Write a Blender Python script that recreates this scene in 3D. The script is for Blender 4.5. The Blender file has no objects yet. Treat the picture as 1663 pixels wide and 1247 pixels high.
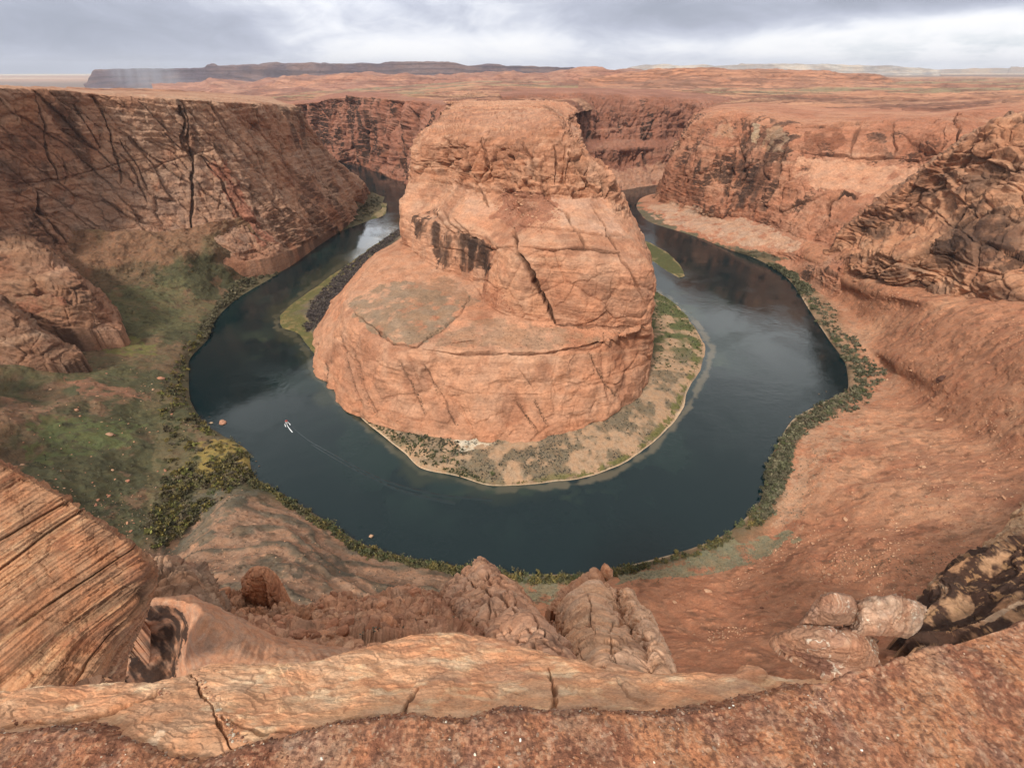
import bpy, math, random
import numpy as np
from mathutils import Vector
scene = bpy.context.scene
R = math.radians
W0, H0, F = 1663.0, 1247.0, 769.0
PITCH, CH = R(33.6), 300.0
CP, SP = math.cos(PITCH), math.sin(PITCH)

# ---------------------------------------------------------------- camera
cam = bpy.data.cameras.new('camera')
cam.sensor_width = 36.0
cam.lens = 36.0 * F / W0
cam.clip_start, cam.clip_end = 0.05, 200000.0
cam_o = bpy.data.objects.new('camera', cam)
scene.collection.objects.link(cam_o)
cam_o.location = (0, 0, CH)
cam_o.rotation_euler = (R(90) - PITCH, 0, 0)
scene.camera = cam_o

# ---------------------------------------------------------------- sky
SUN_DIR = Vector((-0.34, -0.60, 0.74)).normalized()      # towards the sun behind the cloud
SUN_EL = math.asin(SUN_DIR.z)
SUN_AZ = math.atan2(SUN_DIR.x, SUN_DIR.y)
world = bpy.data.worlds.new('World'); scene.world = world
world.use_nodes = True
nt = world.node_tree; nt.nodes.clear()
def nd(t, typ, **kw):
    n = t.nodes.new(typ)
    for k, v in kw.items(): setattr(n, k, v)
    return n
def mathn(t, op, a, b=None, c=None, clamp=False):
    n = t.nodes.new('ShaderNodeMath'); n.operation = op; n.use_clamp = clamp
    for i, x in enumerate((a, b, c)):
        if x is None: continue
        if isinstance(x, (int, float)): n.inputs[i].default_value = x
        else: t.links.new(x, n.inputs[i])
    return n.outputs[0]
def mixc(t, fac, a, b, mode='MIX'):
    n = t.nodes.new('ShaderNodeMix'); n.data_type = 'RGBA'; n.blend_type = mode
    if isinstance(fac, (int, float)): n.inputs[0].default_value = fac
    else: t.links.new(fac, n.inputs[0])
    for i, x in ((6, a), (7, b)):
        if isinstance(x, tuple): n.inputs[i].default_value = (*x, 1)
        else: t.links.new(x, n.inputs[i])
    return n.outputs[2]
def noisen(t, vec, scale, detail=5, rough=0.55, dist=0.0):
    n = t.nodes.new('ShaderNodeTexNoise')
    n.inputs['Scale'].default_value = scale; n.inputs['Detail'].default_value = detail
    n.inputs['Roughness'].default_value = rough; n.inputs['Distortion'].default_value = dist
    t.links.new(vec, n.inputs['Vector'])
    return n.outputs[0]
def ramp(t, fac, lo, hi):
    n = t.nodes.new('ShaderNodeMapRange'); n.interpolation_type = 'SMOOTHSTEP'
    n.inputs[1].default_value = lo; n.inputs[2].default_value = hi
    t.links.new(fac, n.inputs[0]); return n.outputs[0]
def build_sky():
    t = nt
    tc = nd(t, 'ShaderNodeTexCoord')
    sep = nd(t, 'ShaderNodeSeparateXYZ'); t.links.new(tc.outputs['Generated'], sep.inputs[0])
    x, y, z = sep.outputs
    az = mathn(t, 'ARCTAN2', x, y)                  # 0 straight ahead, + to the right
    el = mathn(t, 'ARCSINE', z)
    sky = nd(t, 'ShaderNodeTexSky', sky_type='NISHITA'); sky.sun_disc = False
    sky.sun_elevation = SUN_EL; sky.sun_rotation = SUN_AZ
    blue = mixc(t, 1.0, sky.outputs[0], (0.085, 0.085, 0.085), 'MULTIPLY')
    # cloud field in azimuth / elevation, stretched flat as a deck seen from below
    cmb = nd(t, 'ShaderNodeCombineXYZ')
    t.links.new(mathn(t, 'MULTIPLY', az, 2.0), cmb.inputs[0])
    t.links.new(mathn(t, 'MULTIPLY', mathn(t, 'POWER', mathn(t, 'MAXIMUM', el, 0.0001), 0.75), 3.4), cmb.inputs[1])
    n1 = noisen(t, cmb.outputs[0], 1.3, 7, 0.55, 0.4)
    n2 = noisen(t, cmb.outputs[0], 4.2, 7, 0.62, 0.9)
    def blob(a0, e0, sa, se):
        da = mathn(t, 'DIVIDE', mathn(t, 'SUBTRACT', az, a0), sa)
        de = mathn(t, 'DIVIDE', mathn(t, 'SUBTRACT', el, e0), se)
        r2 = mathn(t, 'ADD', mathn(t, 'MULTIPLY', da, da), mathn(t, 'MULTIPLY', de, de))
        return mathn(t, 'EXPONENT', mathn(t, 'MULTIPLY', r2, -1.0))
    cover = mathn(t, 'ADD', mathn(t, 'MULTIPLY', n1, 1.15), mathn(t, 'MULTIPLY_ADD', n2, 0.42, -.18))
    # darker masses / brighter gaps of this particular sky
    bright = cover
    for a0, e0, sa, se, w in ((-0.02, 0.030, 0.30, 0.030, 0.32), (-0.25, 0.085, 0.18, 0.02, 0.12),
                              (-0.66, 0.045, 0.34, 0.055, -0.44), (0.22, 0.055, 0.17, 0.030, -0.20),
                              (0.45, 0.085, 0.30, 0.022, -0.34), (0.55, 0.030, 0.26, 0.016, 0.50),
                              (0.72, 0.045, 0.14, 0.016, 0.48), (0.80, 0.010, 0.25, 0.010, 0.22),
                              (0.30, 0.005, 0.14, 0.008, 0.10), (0.85, 0.10, 0.2, 0.02, 0.1)):
        bright = mathn(t, 'MULTIPLY_ADD', blob(a0, e0, sa, se), w, bright)
    bright = ramp(t, bright, 0.16, 0.92)
    cr = nd(t, 'ShaderNodeValToRGB'); t.links.new(bright, cr.inputs[0])
    e = cr.color_ramp.elements
    e[0].position = 0.0; e[0].color = (0.34, 0.37, 0.45, 1)
    e[1].position = 1.0; e[1].color = (0.96, 0.96, 0.97, 1)
    for p, c in ((0.35, (0.47, 0.50, 0.60)), (0.6, (0.62, 0.65, 0.74)), (0.8, (0.80, 0.82, 0.88))):
        k = e.new(p); k.color = (*c, 1)
    # thin spots near the right-hand horizon where blue shows
    gap = mathn(t, 'MULTIPLY', blob(0.68, 0.02, 0.22, 0.022), ramp(t, noisen(t, cmb.outputs[0], 3.0, 5, 0.6), 0.45, 0.62))
    col = mixc(t, mathn(t, 'MULTIPLY', gap, 0.65), cr.outputs[0], mixc(t, 0.5, blue, (0.46, 0.60, 0.80)))
    # an overcast sky is brightest overhead, the high cloud is thinner there
    zen = ramp(t, z, 0.10, 0.75)
    col = mixc(t, mathn(t, 'MULTIPLY', ramp(t, z, .12, .4), .85), col, (.80, .79, .77))
    gain = mathn(t, 'MULTIPLY_ADD', zen, 0.05, 1.0)
    # bright spots added to the sky above the frame, to lift the river reflections
    for a0, e0, sa, se, w in ((-0.22, .27, .16, .10, 2.6), (.50, .46, .24, .10, 1.3), (-.55, .52, .3, .12, .7)):
        gain = mathn(t, 'MULTIPLY_ADD', blob(a0, e0, sa, se), w, gain)
    gm = nd(t, 'ShaderNodeVectorMath', operation='SCALE'); t.links.new(col, gm.inputs[0]); t.links.new(gain, gm.inputs[3])
    # heavier cloud to the left
    bg = nd(t, 'ShaderNodeBackground'); t.links.new(gm.outputs[0], bg.inputs[0]); bg.inputs[1].default_value = 1.06
    out = nd(t, 'ShaderNodeOutputWorld'); t.links.new(bg.outputs[0], out.inputs[0])
build_sky()

# ---------------------------------------------------------------- sun (veiled by cloud)
sun = bpy.data.lights.new('sun', 'SUN'); sun.energy = 3.7; sun.angle = R(8); sun.color = (1.0, 0.93, 0.84)
sun_o = bpy.data.objects.new('sun', sun); scene.collection.objects.link(sun_o)
sun_o.rotation_euler = (-SUN_DIR).to_track_quat('-Z', 'Y').to_euler()
scene.view_settings.view_transform = 'Standard'; scene.view_settings.look = 'None'
scene.view_settings.exposure = 0.10; scene.view_settings.gamma = 1.0

# ================================================================ helpers
rs = np.random.RandomState(7); random.seed(7)
TAB = rs.rand(64, 64, 64).astype(np.float32) * 2 - 1
TF = TAB.ravel()
def vn(p):
    """smooth value noise -1..1 at points p (N,3)"""
    fl = np.floor(p); f = (p - fl).astype(np.float32); i = fl.astype(np.int32)
    f = f * f * f * (f * (f * 6 - 15) + 10)
    a = (i[:, 0] & 63) << 12; a1 = ((i[:, 0] + 1) & 63) << 12
    b = (i[:, 1] & 63) << 6; b1 = ((i[:, 1] + 1) & 63) << 6
    c = i[:, 2] & 63; c1 = (i[:, 2] + 1) & 63
    fx, fy, fz = f[:, 0], f[:, 1], f[:, 2]
    ab = a + b; a1b = a1 + b; ab1 = a + b1; a1b1 = a1 + b1
    def L(u_, v_, t): return u_ + (v_ - u_) * t
    k0 = L(L(TF[ab + c], TF[a1b + c], fx), L(TF[ab1 + c], TF[a1b1 + c], fx), fy)
    k1 = L(L(TF[ab + c1], TF[a1b + c1], fx), L(TF[ab1 + c1], TF[a1b1 + c1], fx), fy)
    return L(k0, k1, fz)
def saw(s_, sharp=.18):
    """ledge profile: slow rise then sudden step back, 0..1"""
    f = s_ - np.floor(s_); return np.where(f < 1 - sharp, f / (1 - sharp), (1 - f) / sharp)
def fbm(p, s, o=4, g=0.5, off=0.0):
    r = 0; a = 1.0; t = 0; q = p / s + off
    for k in range(o):
        r = r + a * vn(q); t += a; a *= g; q = q * 2.03 + 11.7
    return r / t * 1.6
def ridged(p, s, o=4, g=0.55, off=0.0):
    r = 0; a = 1.0; t = 0; q = p / s + off
    for k in range(o):
        r = r + a * (1 - 2 * np.abs(vn(q))); t += a; a *= g; q = q * 2.03 + 7.3
    return r / t
RJ = rs.rand(32, 32, 32, 7).astype(np.float32)
def facets(P, sc, stretch=(1, 1, 1), warp=.12, off=0.0, seed=0):
    """broken rock: returns (tilted-plane height -1..1 per block, 0..1 closeness to a joint)"""
    Q = P / (np.array(stretch) * sc) + off
    if warp: Q = Q + np.stack([fbm(P, sc * .8, 3, off=off + 31), fbm(P, sc * .8, 3, off=off + 57), fbm(P, sc * .8, 3, off=off + 83)], 1) * warp
    Q = Q.astype(np.float32); b = np.floor(Q).astype(np.int32)
    n = len(P); d1 = np.full(n, 9., np.float32); d2 = np.full(n, 9., np.float32); H = np.zeros(n, np.float32)
    for i in (-1, 0, 1):
        for j in (-1, 0, 1):
            for k in (-1, 0, 1):
                c = b + np.array([i, j, k], np.int32); r = RJ[(c[:, 0] + seed) & 31, c[:, 1] & 31, c[:, 2] & 31]
                v_ = Q - (c + .12 + .76 * r[:, :3]); d = np.sqrt((v_ * v_).sum(1))
                new = d < d1; d2 = np.where(new, d1, np.minimum(d2, d)); d1 = np.where(new, d, d1)
                H = np.where(new, (r[:, 3] - .5) * 1.3 + (v_ * (r[:, 4:7] - .5)).sum(1) * 1.8, H)
    return H, 1 - np.clip((d2 - d1) / .09, 0, 1)
def ss(x, a, b):
    t = np.clip((x - a) / (b - a), 0, 1); return t * t * (3 - 2 * t)
def lin(c):
    return tuple(((x / 255) / 12.92 if x / 255 <= 0.04045 else ((x / 255 + 0.055) / 1.055) ** 2.4) for x in c)
def A(*c): return np.array(c, dtype=np.float64)
def mixa(a, b, t):
    t = np.asarray(t)[:, None]; return a * (1 - t) + b * t

def pz(u, v, z):
    a = (u - W0 / 2) / F; b = -(v - H0 / 2) / F
    dy = CP + b * SP; dz = -SP + b * CP; t = (z - CH) / dz
    return (a * t, dy * t, z)
def py(u, v, Y):
    a = (u - W0 / 2) / F; b = -(v - H0 / 2) / F
    dy = CP + b * SP; dz = -SP + b * CP; t = Y / dy
    return (a * t, Y, CH + dz * t)
def proj(P):
    x, y, z = P[..., 0], P[..., 1], P[..., 2] - CH
    d = np.maximum(y * CP - z * SP, 0.05); h = y * SP + z * CP
    return W0 / 2 + F * x / d, H0 / 2 - F * h / d, d
def pt(c):
    """('W',x,y,z) | ('Y',u,v,Y) | (u,v,z)  ->  world point"""
    if c[0] == 'W': return c[1:]
    if c[0] == 'Y': return py(*c[1:])
    return pz(*c)

def pchip(Yv, t):
    """monotone cubic through rows Yv (K,M,D) at params t (0..K-1)"""
    K = len(Yv)
    if K == 2:
        f = t[:, None, None]; return Yv[0] * (1 - f) + Yv[1] * f
    d = Yv[1:] - Yv[:-1]
    m = np.zeros_like(Yv)
    a, b = d[:-1], d[1:]
    same = (a * b) > 0
    m[1:-1] = np.where(same, 2 * a * b / np.where(same, a + b, 1), 0)
    # soften: blend with plain average where not strongly kinked
    avg = 0.5 * (a + b)
    m[1:-1] = 0.65 * m[1:-1] + 0.35 * np.clip(avg, -2 * np.minimum(abs(a), abs(b)) - 1e-9, 2 * np.minimum(abs(a), abs(b)) + 1e-9)
    m[0] = d[0]; m[-1] = d[-1]
    i = np.clip(np.floor(t).astype(int), 0, K - 2); f = (t - i)[:, None, None]
    f2, f3 = f * f, f * f * f
    return (2 * f3 - 3 * f2 + 1) * Yv[i] + (f3 - 2 * f2 + f) * m[i] + (-2 * f3 + 3 * f2) * Yv[i + 1] + (f3 - f2) * m[i + 1]

def params(C, axis, dens, cap=260):
    """dense parameter values along an axis of the control grid, by on-screen length"""
    uv = C[..., :2]
    d = np.linalg.norm(np.diff(uv, axis=axis), axis=-1)
    on = (C[..., 0] > -150) & (C[..., 0] < W0 + 150) & (C[..., 1] < H0 + 150)
    if axis == 0: w = np.maximum(on[1:], on[:-1]); L = np.where(w, d, d * 0.2).max(axis=1)
    else: w = np.maximum(on[:, 1:], on[:, :-1]); L = np.where(w, d, d * 0.2).max(axis=0)
    ts = []
    for k, l in enumerate(L):
        n = int(np.clip(l * 0.616 * dens, 3, cap)); ts.append(k + np.arange(n) / n)
    ts.append(np.array([len(L)], float)); return np.concatenate(ts)

def loft(cols, dens=1.1, cap=260):
    Wp = np.array([[pt(c) for c in col] for col in cols], float)
    u, v, d = proj(Wp)
    C = np.stack([u, v, 1000.0 / d], -1)
    t0 = params(C, 0, dens, cap); t1 = params(C, 1, dens, cap)
    G = pchip(C, t0)                                  # (n0, M, 3)
    G = pchip(np.swapaxes(G, 0, 1), t1)               # (n1, n0, 3)
    G = np.swapaxes(G, 0, 1)
    d = 1000.0 / G[..., 2]
    a = (G[..., 0] - W0 / 2) / F * d; b = -(G[..., 1] - H0 / 2) / F * d
    return np.stack([a, d * CP + b * SP, CH - d * SP + b * CP], -1)

def gridnormals(G):
    du = np.gradient(G, axis=0); dv = np.gradient(G, axis=1)
    n = np.cross(du, dv); n /= np.maximum(np.linalg.norm(n, axis=-1, keepdims=True), 1e-9)
    # face the camera / the sky
    to = np.array([0, 0, CH + 250.0]) - G
    s = np.sign(np.median(np.sum(n * to, -1))) or 1
    return n * s

def inpoly(u, v, poly):
    ins = np.zeros(u.shape, bool); n = len(poly); j = n - 1
    for i in range(n):
        (xi, yi), (xj, yj) = poly[i], poly[j]
        c = ((yi > v) != (yj > v)) & (u < (xj - xi) * (v - yi) / ((yj - yi) or 1e-9) + xi)
        ins ^= c; j = i
    return ins
def polydist(u, v, line, rmax, want_t=False):
    D = np.full(u.shape, 1e9); Tt = np.zeros(u.shape)
    xs = [p[0] for p in line]; ys = [p[1] for p in line]
    k = np.where((u > min(xs) - rmax) & (u < max(xs) + rmax) & (v > min(ys) - rmax) & (v < max(ys) + rmax))[0]
    if len(k) == 0: return (D, Tt) if want_t else D
    uu, vv = u[k], v[k]; dd = np.full(len(k), 1e9); tt = np.zeros(len(k)); n = len(line) - 1
    for i, ((x0, y0), (x1, y1)) in enumerate(zip(line[:-1], line[1:])):
        L = (x1 - x0) ** 2 + (y1 - y0) ** 2 + 1e-9
        t = np.clip(((uu - x0) * (x1 - x0) + (vv - y0) * (y1 - y0)) / L, 0, 1)
        e = np.hypot(uu - x0 - t * (x1 - x0), vv - y0 - t * (y1 - y0)); m = e < dd
        dd = np.where(m, e, dd); tt = np.where(m, (i + t) / n, tt)
    D[k] = dd; Tt[k] = tt; return (D, Tt) if want_t else D

col_main = scene.collection
def link(name, me, mat=None, parent=None):
    o = bpy.data.objects.new(name, me); col_main.objects.link(o)
    if mat is not None: me.materials.append(mat)
    if parent is not None: o.parent = parent
    return o
def mesh_np(name, V, Fq, colr=None, smooth=True):
    me = bpy.data.meshes.new(name)
    V = np.ascontiguousarray(V, np.float32); Fq = np.ascontiguousarray(Fq, np.int32)
    k = Fq.shape[1]
    me.vertices.add(len(V)); me.vertices.foreach_set('co', V.ravel())
    me.loops.add(Fq.size); me.loops.foreach_set('vertex_index', Fq.ravel())
    me.polygons.add(len(Fq))
    me.polygons.foreach_set('loop_start', np.arange(0, Fq.size, k, dtype=np.int32))
    me.polygons.foreach_set('loop_total', np.full(len(Fq), k, np.int32))
    me.polygons.foreach_set('use_smooth', np.full(len(Fq), smooth, bool))
    me.update(calc_edges=True)
    if colr is not None:
        at = me.color_attributes.new('Col', 'FLOAT_COLOR', 'POINT')
        c = np.ones((len(V), 4), np.float32); c[:, :3] = np.clip(colr, 0, 1)
        at.data.foreach_set('color', c.ravel())
    return me
def gridfaces(n0, n1):
    i = np.arange(n0 * n1).reshape(n0, n1)
    return np.stack([i[:-1, :-1].ravel(), i[1:, :-1].ravel(), i[1:, 1:].ravel(), i[:-1, 1:].ravel()], 1)
def tag(o, label=None, cat=None, group=None, kind=None):
    if label: o['label'] = label
    if cat: o['category'] = cat
    if group: o['group'] = group
    if kind: o['kind'] = kind
    return o

# ---------------------------------------------------------------- materials
def rock_mat(name, s1, s2, bump, var=0.30, rough=0.9, aniso=(1, 1, 1), rot=(0, 0, 0), s3=None, lay=1.0, crk=1.0, hue=.5):
    """s1 metres: size of the coarse grain, s2 metres: fine grain"""
    m = bpy.data.materials.new(name); m.use_nodes = True; t = m.node_tree
    b = t.nodes['Principled BSDF']; b.inputs['Roughness'].default_value = rough
    b.inputs['Specular IOR Level'].default_value = 0.2
    tc = nd(t, 'ShaderNodeTexCoord'); mp = nd(t, 'ShaderNodeMapping')
    mp.inputs['Scale'].default_value = aniso; mp.inputs['Rotation'].default_value = rot
    t.links.new(tc.outputs['Object'], mp.inputs[0]); vec = mp.outputs[0]
    at = nd(t, 'ShaderNodeAttribute'); at.attribute_name = 'Col'
    n1 = noisen(t, vec, 1 / s1, 8, 0.68); n2 = noisen(t, vec, 1 / s2, 6, 0.65, .3)
    ly = nd(t, 'ShaderNodeMapping'); ly.inputs['Scale'].default_value = (.12, .12, 1.3); t.links.new(vec, ly.inputs[0])
    n4 = noisen(t, ly.outputs[0], 1 / (s1 * .45), 6, 0.7, .5)
    f = mathn(t, 'ADD', mathn(t, 'MULTIPLY', n1, 0.5), mathn(t, 'MULTIPLY', n2, 0.5))
    f = mathn(t, 'MULTIPLY_ADD', mathn(t, 'SUBTRACT', n4, .5), .45 * lay, f)
    g = mathn(t, 'MULTIPLY_ADD', mathn(t, 'SUBTRACT', f, 0.5), var * 9, 1.0)
    g = mathn(t, 'MINIMUM', mathn(t, 'MAXIMUM', g, 0.32), 1.5)
    vm = nd(t, 'ShaderNodeVectorMath', operation='SCALE'); t.links.new(at.outputs['Color'], vm.inputs[0]); t.links.new(g, vm.inputs[3])
    hn = ramp(t, noisen(t, vec, 1 / (s1 * 1.7), 5, .6), .38, .62)
    hc = mixc(t, hn, (1.06, .95, .84), (.96, 1.04, 1.13))
    col = mixc(t, hue, vm.outputs[0], mixc(t, 1.0, vm.outputs[0], hc, 'MULTIPLY'))
    # joints and cracks
    wv = nd(t, 'ShaderNodeVectorMath', operation='ADD'); nz = nd(t, 'ShaderNodeTexNoise'); nz.inputs['Scale'].default_value = 1 / (s1 * .8); nz.inputs['Detail'].default_value = 4
    t.links.new(vec, nz.inputs['Vector']); sc = nd(t, 'ShaderNodeVectorMath', operation='SCALE'); t.links.new(nz.outputs['Color'], sc.inputs[0]); sc.inputs[3].default_value = s1 * 1.1
    t.links.new(vec, wv.inputs[0]); t.links.new(sc.outputs[0], wv.inputs[1])
    vo = nd(t, 'ShaderNodeTexVoronoi'); vo.feature = 'DISTANCE_TO_EDGE'; vo.inputs['Scale'].default_value = 1 / (s1 * 1.3); t.links.new(wv.outputs[0], vo.inputs['Vector'])
    cm = ramp(t, vo.outputs[0], .0, .05)
    cm = mathn(t, 'MAXIMUM', cm, ramp(t, n1, .56, .44))
    if crk > 0:
        col = mixc(t, mathn(t, 'MULTIPLY', mathn(t, 'SUBTRACT', 1.0, cm), .35 * crk), col, mixc(t, 1.0, col, (.45, .40, .38), 'MULTIPLY'))
    gm = nd(t, 'ShaderNodeGamma'); gm.inputs[1].default_value = 1.2; t.links.new(mixc(t, 1.0, col, (1.12, 1.12, .99), 'MULTIPLY'), gm.inputs[0])
    hs = nd(t, 'ShaderNodeHueSaturation'); hs.inputs['Saturation'].default_value = .91; t.links.new(gm.outputs[0], hs.inputs['Color'])
    t.links.new(hs.outputs[0], b.inputs['Base Color'])
    n3 = noisen(t, vec, 1 / (s3 or s1 * 0.8), 9, 0.7)
    hgt = mathn(t, 'MULTIPLY_ADD', cm, .35 * crk, n3); hgt = mathn(t, 'MULTIPLY_ADD', n4, .7 * lay, hgt)
    bp = nd(t, 'ShaderNodeBump'); bp.inputs['Strength'].default_value = 1.0; bp.inputs['Distance'].default_value = bump
    t.links.new(hgt, bp.inputs['Height']); t.links.new(bp.outputs[0], b.inputs['Normal'])
    return m
M_ROCK = rock_mat('sandstone', 13, 3.0, 3.2, 0.20, aniso=(1, 1, 1.15), lay=.6, crk=.4)
M_TAL = rock_mat('talus', 3.5, 1.0, .55, 0.21, lay=0, crk=.0)
M_FAR = rock_mat('far_rock', 90, 18, 14.0, 0.22, aniso=(.5, 1, 3))
M_MID = rock_mat('weathered_sandstone', 1.4, 0.3, 0.30, 0.18, lay=.6, crk=.5)
M_MID5 = rock_mat('weathered_sandstone_coarse', 6, 1.2, 1.3, 0.20, crk=.5)
M_MESA = rock_mat('smooth_sandstone', 12, 2.6, 2.6, 0.19, aniso=(1, 1, 1.2), lay=.95, crk=.25)
M_LEDGE = rock_mat('ledge_stone', 0.09, 0.012, 0.014, 0.20, aniso=(1, 2.2, 1.6), rot=(0.2, 0, 0.2), s3=0.10, lay=.6, crk=.3, hue=.8)
M_DIRT = rock_mat('gravel_dirt', 0.05, 0.010, 0.022, 0.28, s3=0.03, lay=0, crk=0, hue=.7)
M_STRI = rock_mat('cross_bedded_stone', 0.22, 0.035, 0.03, 0.19, lay=.1, crk=.4, hue=.9)

# ================================================================ patches
SAND = A(.43, .205, .11); PINK = A(.44, .235, .155); DKRED = A(.24, .095, .05); VARN = A(.065, .038, .03)
PALE = A(.54, .38, .29); TALUS = A(.37, .18, .11); GREEN = A(.12, .112, .06); OLIVE = A(.125, .115, .068)
GREY = A(.26, .185, .135); BEACH = A(.47, .35, .26); LIME = A(.17, .18, .05); SCRUB = A(.20, .19, .14)

STORE = {}
def patch(name, cols, mat, disp, color, dens=1.1, kind='structure', grooves=(), paint=(), cap=260, drop=None,
          label=None, cat=None, taper=None, group=None, skirt=0, ext=None):
    G = loft(cols, dens, cap); n0, n1 = G.shape[:2]
    N = gridnormals(G)
    P = G.reshape(-1, 3); Nf = N.reshape(-1, 3)
    u, v, d = proj(P)
    h = disp(P, Nf)
    if taper is not None:
        t = np.ones((n0, n1))
        a, b, c, e = taper
        x = np.linspace(0, 1, n0)[:, None]; y = np.linspace(0, 1, n1)[None, :]
        if a: t = t * ss(x, 0, a)
        if b: t = t * ss(1 - x, 0, b)
        if c: t = t * ss(y, 0, c)
        if e: t = t * ss(1 - y, 0, e)
        h = h * t.ravel()
    dark = np.zeros(len(P))
    if grooves:
        sc = np.median(d) / 600
        wob_u = fbm(P, 22.0 * sc, 4, off=3.1) * 6; wob_v = fbm(P, 22.0 * sc, 4, off=9.1) * 5
        wn = fbm(P, 12.0 * sc, 3, off=6.6)
        for g in grooves:
            line, w, dep, dk = g[:4]
            D, T = polydist(u + wob_u * (0.6 if w < 4 else 1), v + wob_v * (0.6 if w < 4 else 1), line, w * 3 + 8, True)
            env = np.clip(np.sin(np.clip(T, 0, 1) * math.pi), 0, 1) ** .35
            ww = w * 1.25 * np.clip(.75 + wn * .8, .25, 1.5) * env + .05
            e = np.clip(1 - D / ww, 0, 1)
            h = h - dep * np.clip(e * 1.6, 0, 1) * (.35 + .65 * env); dark = np.maximum(dark, dk * e * 1.1)
    V = P + Nf * h[:, None]
    G2 = V.reshape(n0, n1, 3)
    if skirt:
        dn = np.array([0, 0, -float(skirt)])
        def nudge(e, inn): x = e - inn; x = x / np.maximum(np.linalg.norm(x, axis=-1, keepdims=True), 1e-6); x[..., 2] = 0; return e + dn + x * skirt * .02
        G2 = np.concatenate([nudge(G2[:, :1], G2[:, 3:4]), G2, nudge(G2[:, -1:], G2[:, -4:-3])], 1)
        G2 = np.concatenate([nudge(G2[:1], G2[3:4]), G2, nudge(G2[-1:], G2[-4:-3])], 0)
        n0, n1 = G2.shape[:2]; V = G2.reshape(-1, 3); u, v, d = proj(V)
        pad = lambda a: np.pad(a.reshape(n0 - 2, n1 - 2), 1, mode='edge').ravel()
        h = pad(h); dark = pad(dark)
    N2 = gridnormals(G2).reshape(-1, 3)
    C = color(V, N2, h)
    if ext:                                          # carry the ground on past the frame, sideways and behind the camera
        G3, C3 = V.reshape(n0, n1, 3), C.reshape(n0, n1, 3)
        U3, V3, D3 = u.reshape(n0, n1), v.reshape(n0, n1), dark.reshape(n0, n1)
        a0_, a1_, b1_ = [np.array(q, float) for q in ext]
        st_ = np.linspace(0, 1, 25)[1:]
        G3 = np.concatenate([G3] + [G3[:, -1:] + b1_ * k for k in st_], 1); pc = lambda X: np.concatenate([X] + [X[:, -1:]] * 24, 1)
        C3, U3, V3, D3 = pc(C3), pc(U3), pc(V3), pc(D3)
        G3 = np.concatenate([G3[:1] + a0_ * k for k in st_[::-1]] + [G3] + [G3[-1:] + a1_ * k for k in st_], 0)
        pr_ = lambda X: np.concatenate([X[:1]] * 24 + [X] + [X[-1:]] * 24, 0)
        C3, U3, V3, D3 = pr_(C3), pr_(U3), pr_(V3), pr_(D3)
        n0, n1 = G3.shape[:2]; V, C, u, v, dark = G3.reshape(-1, 3), C3.reshape(-1, 3), U3.ravel(), V3.ravel(), D3.ravel()
        u = np.where(np.arange(n0 * n1) >= 0, proj(V)[0], u); N2 = gridnormals(G3).reshape(-1, 3)
        v = np.where(V[:, 1] < .35, 2000.0, v)
        C = color(V, N2, None)
    sc = np.median(d) / 600
    if paint:
        ju = fbm(V, 26.0 * sc, 5, .6, off=5.5) * 16; jv = fbm(V, 26.0 * sc, 5, .6, off=1.5) * 11
        pn1 = fbm(V, 12.0 * sc, 4, .6); Qv = V.copy(); Qv[:, 2] *= .22; pn2 = fbm(Qv, 13.0 * sc, 4, .6, off=7.7)
    for p in paint:
        poly, cl, s = p[:3]; j = p[3] if len(p) > 3 else 1.0
        m = inpoly(u + ju * j, v + jv * j, poly)
        sm_ = cl.sum() < .30 and kind != 'x'
        st = s * (ss(pn2 + s * .30, -.40, .50) if sm_ else ss(pn1 + s * .5, -.35, .35))
        C = mixa(C, cl, np.where(m, st, 0))
    C = mixa(C, VARN * 1.1, dark)
    me = mesh_np(name, V, gridfaces(n0, n1), C)
    o = link(name, me, mat)
    tag(o, label, cat, group, kind)
    if label is None and kind == 'structure': pass
    STORE[name] = dict(V=V, N=N2, u=u, v=v, o=o)
    return o

# --- generic displacement recipes --------------------------------
def strata(P, th, tilt=(0, 0), warp=6.0, off=0.0):
    """bedding: piecewise ledges along a tilted vertical coordinate"""
    h = P[:, 2] + P[:, 0] * tilt[0] + P[:, 1] * tilt[1] + fbm(P, 90.0 * th / 8, 3, off=2.2) * warp
    q = np.stack([h / th + off, P[:, 0] / (th * 40), P[:, 1] / (th * 40)], 1)
    a = vn(q); q2 = q * np.array([2.7, 1.5, 1.5]) + 5
    n_ = vn(np.stack([P[:, 0] / (th * 25), P[:, 1] / (th * 25), h / (th * 9)], 1))
    return (a * 0.65 + vn(q2) * 0.35) * .6 + (saw(h / (th * 1.6) + n_ * 1.5 + off) - .5) * .9
def cracks(P, s, stretch=5.0, w=0.05, off=0.0):
    q = P.copy(); q[:, 2] = q[:, 2] / stretch
    q = q + (fbm(P, s * 0.7, 3, off=4.4) * s * 0.22)[:, None]
    n = vn(q / s + off); n2 = vn(q / (s * 0.45) + off + 9)
    return np.maximum(np.exp(-(n / w) ** 2), 0.6 * np.exp(-(n2 / (w * 1.3)) ** 2))
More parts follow.
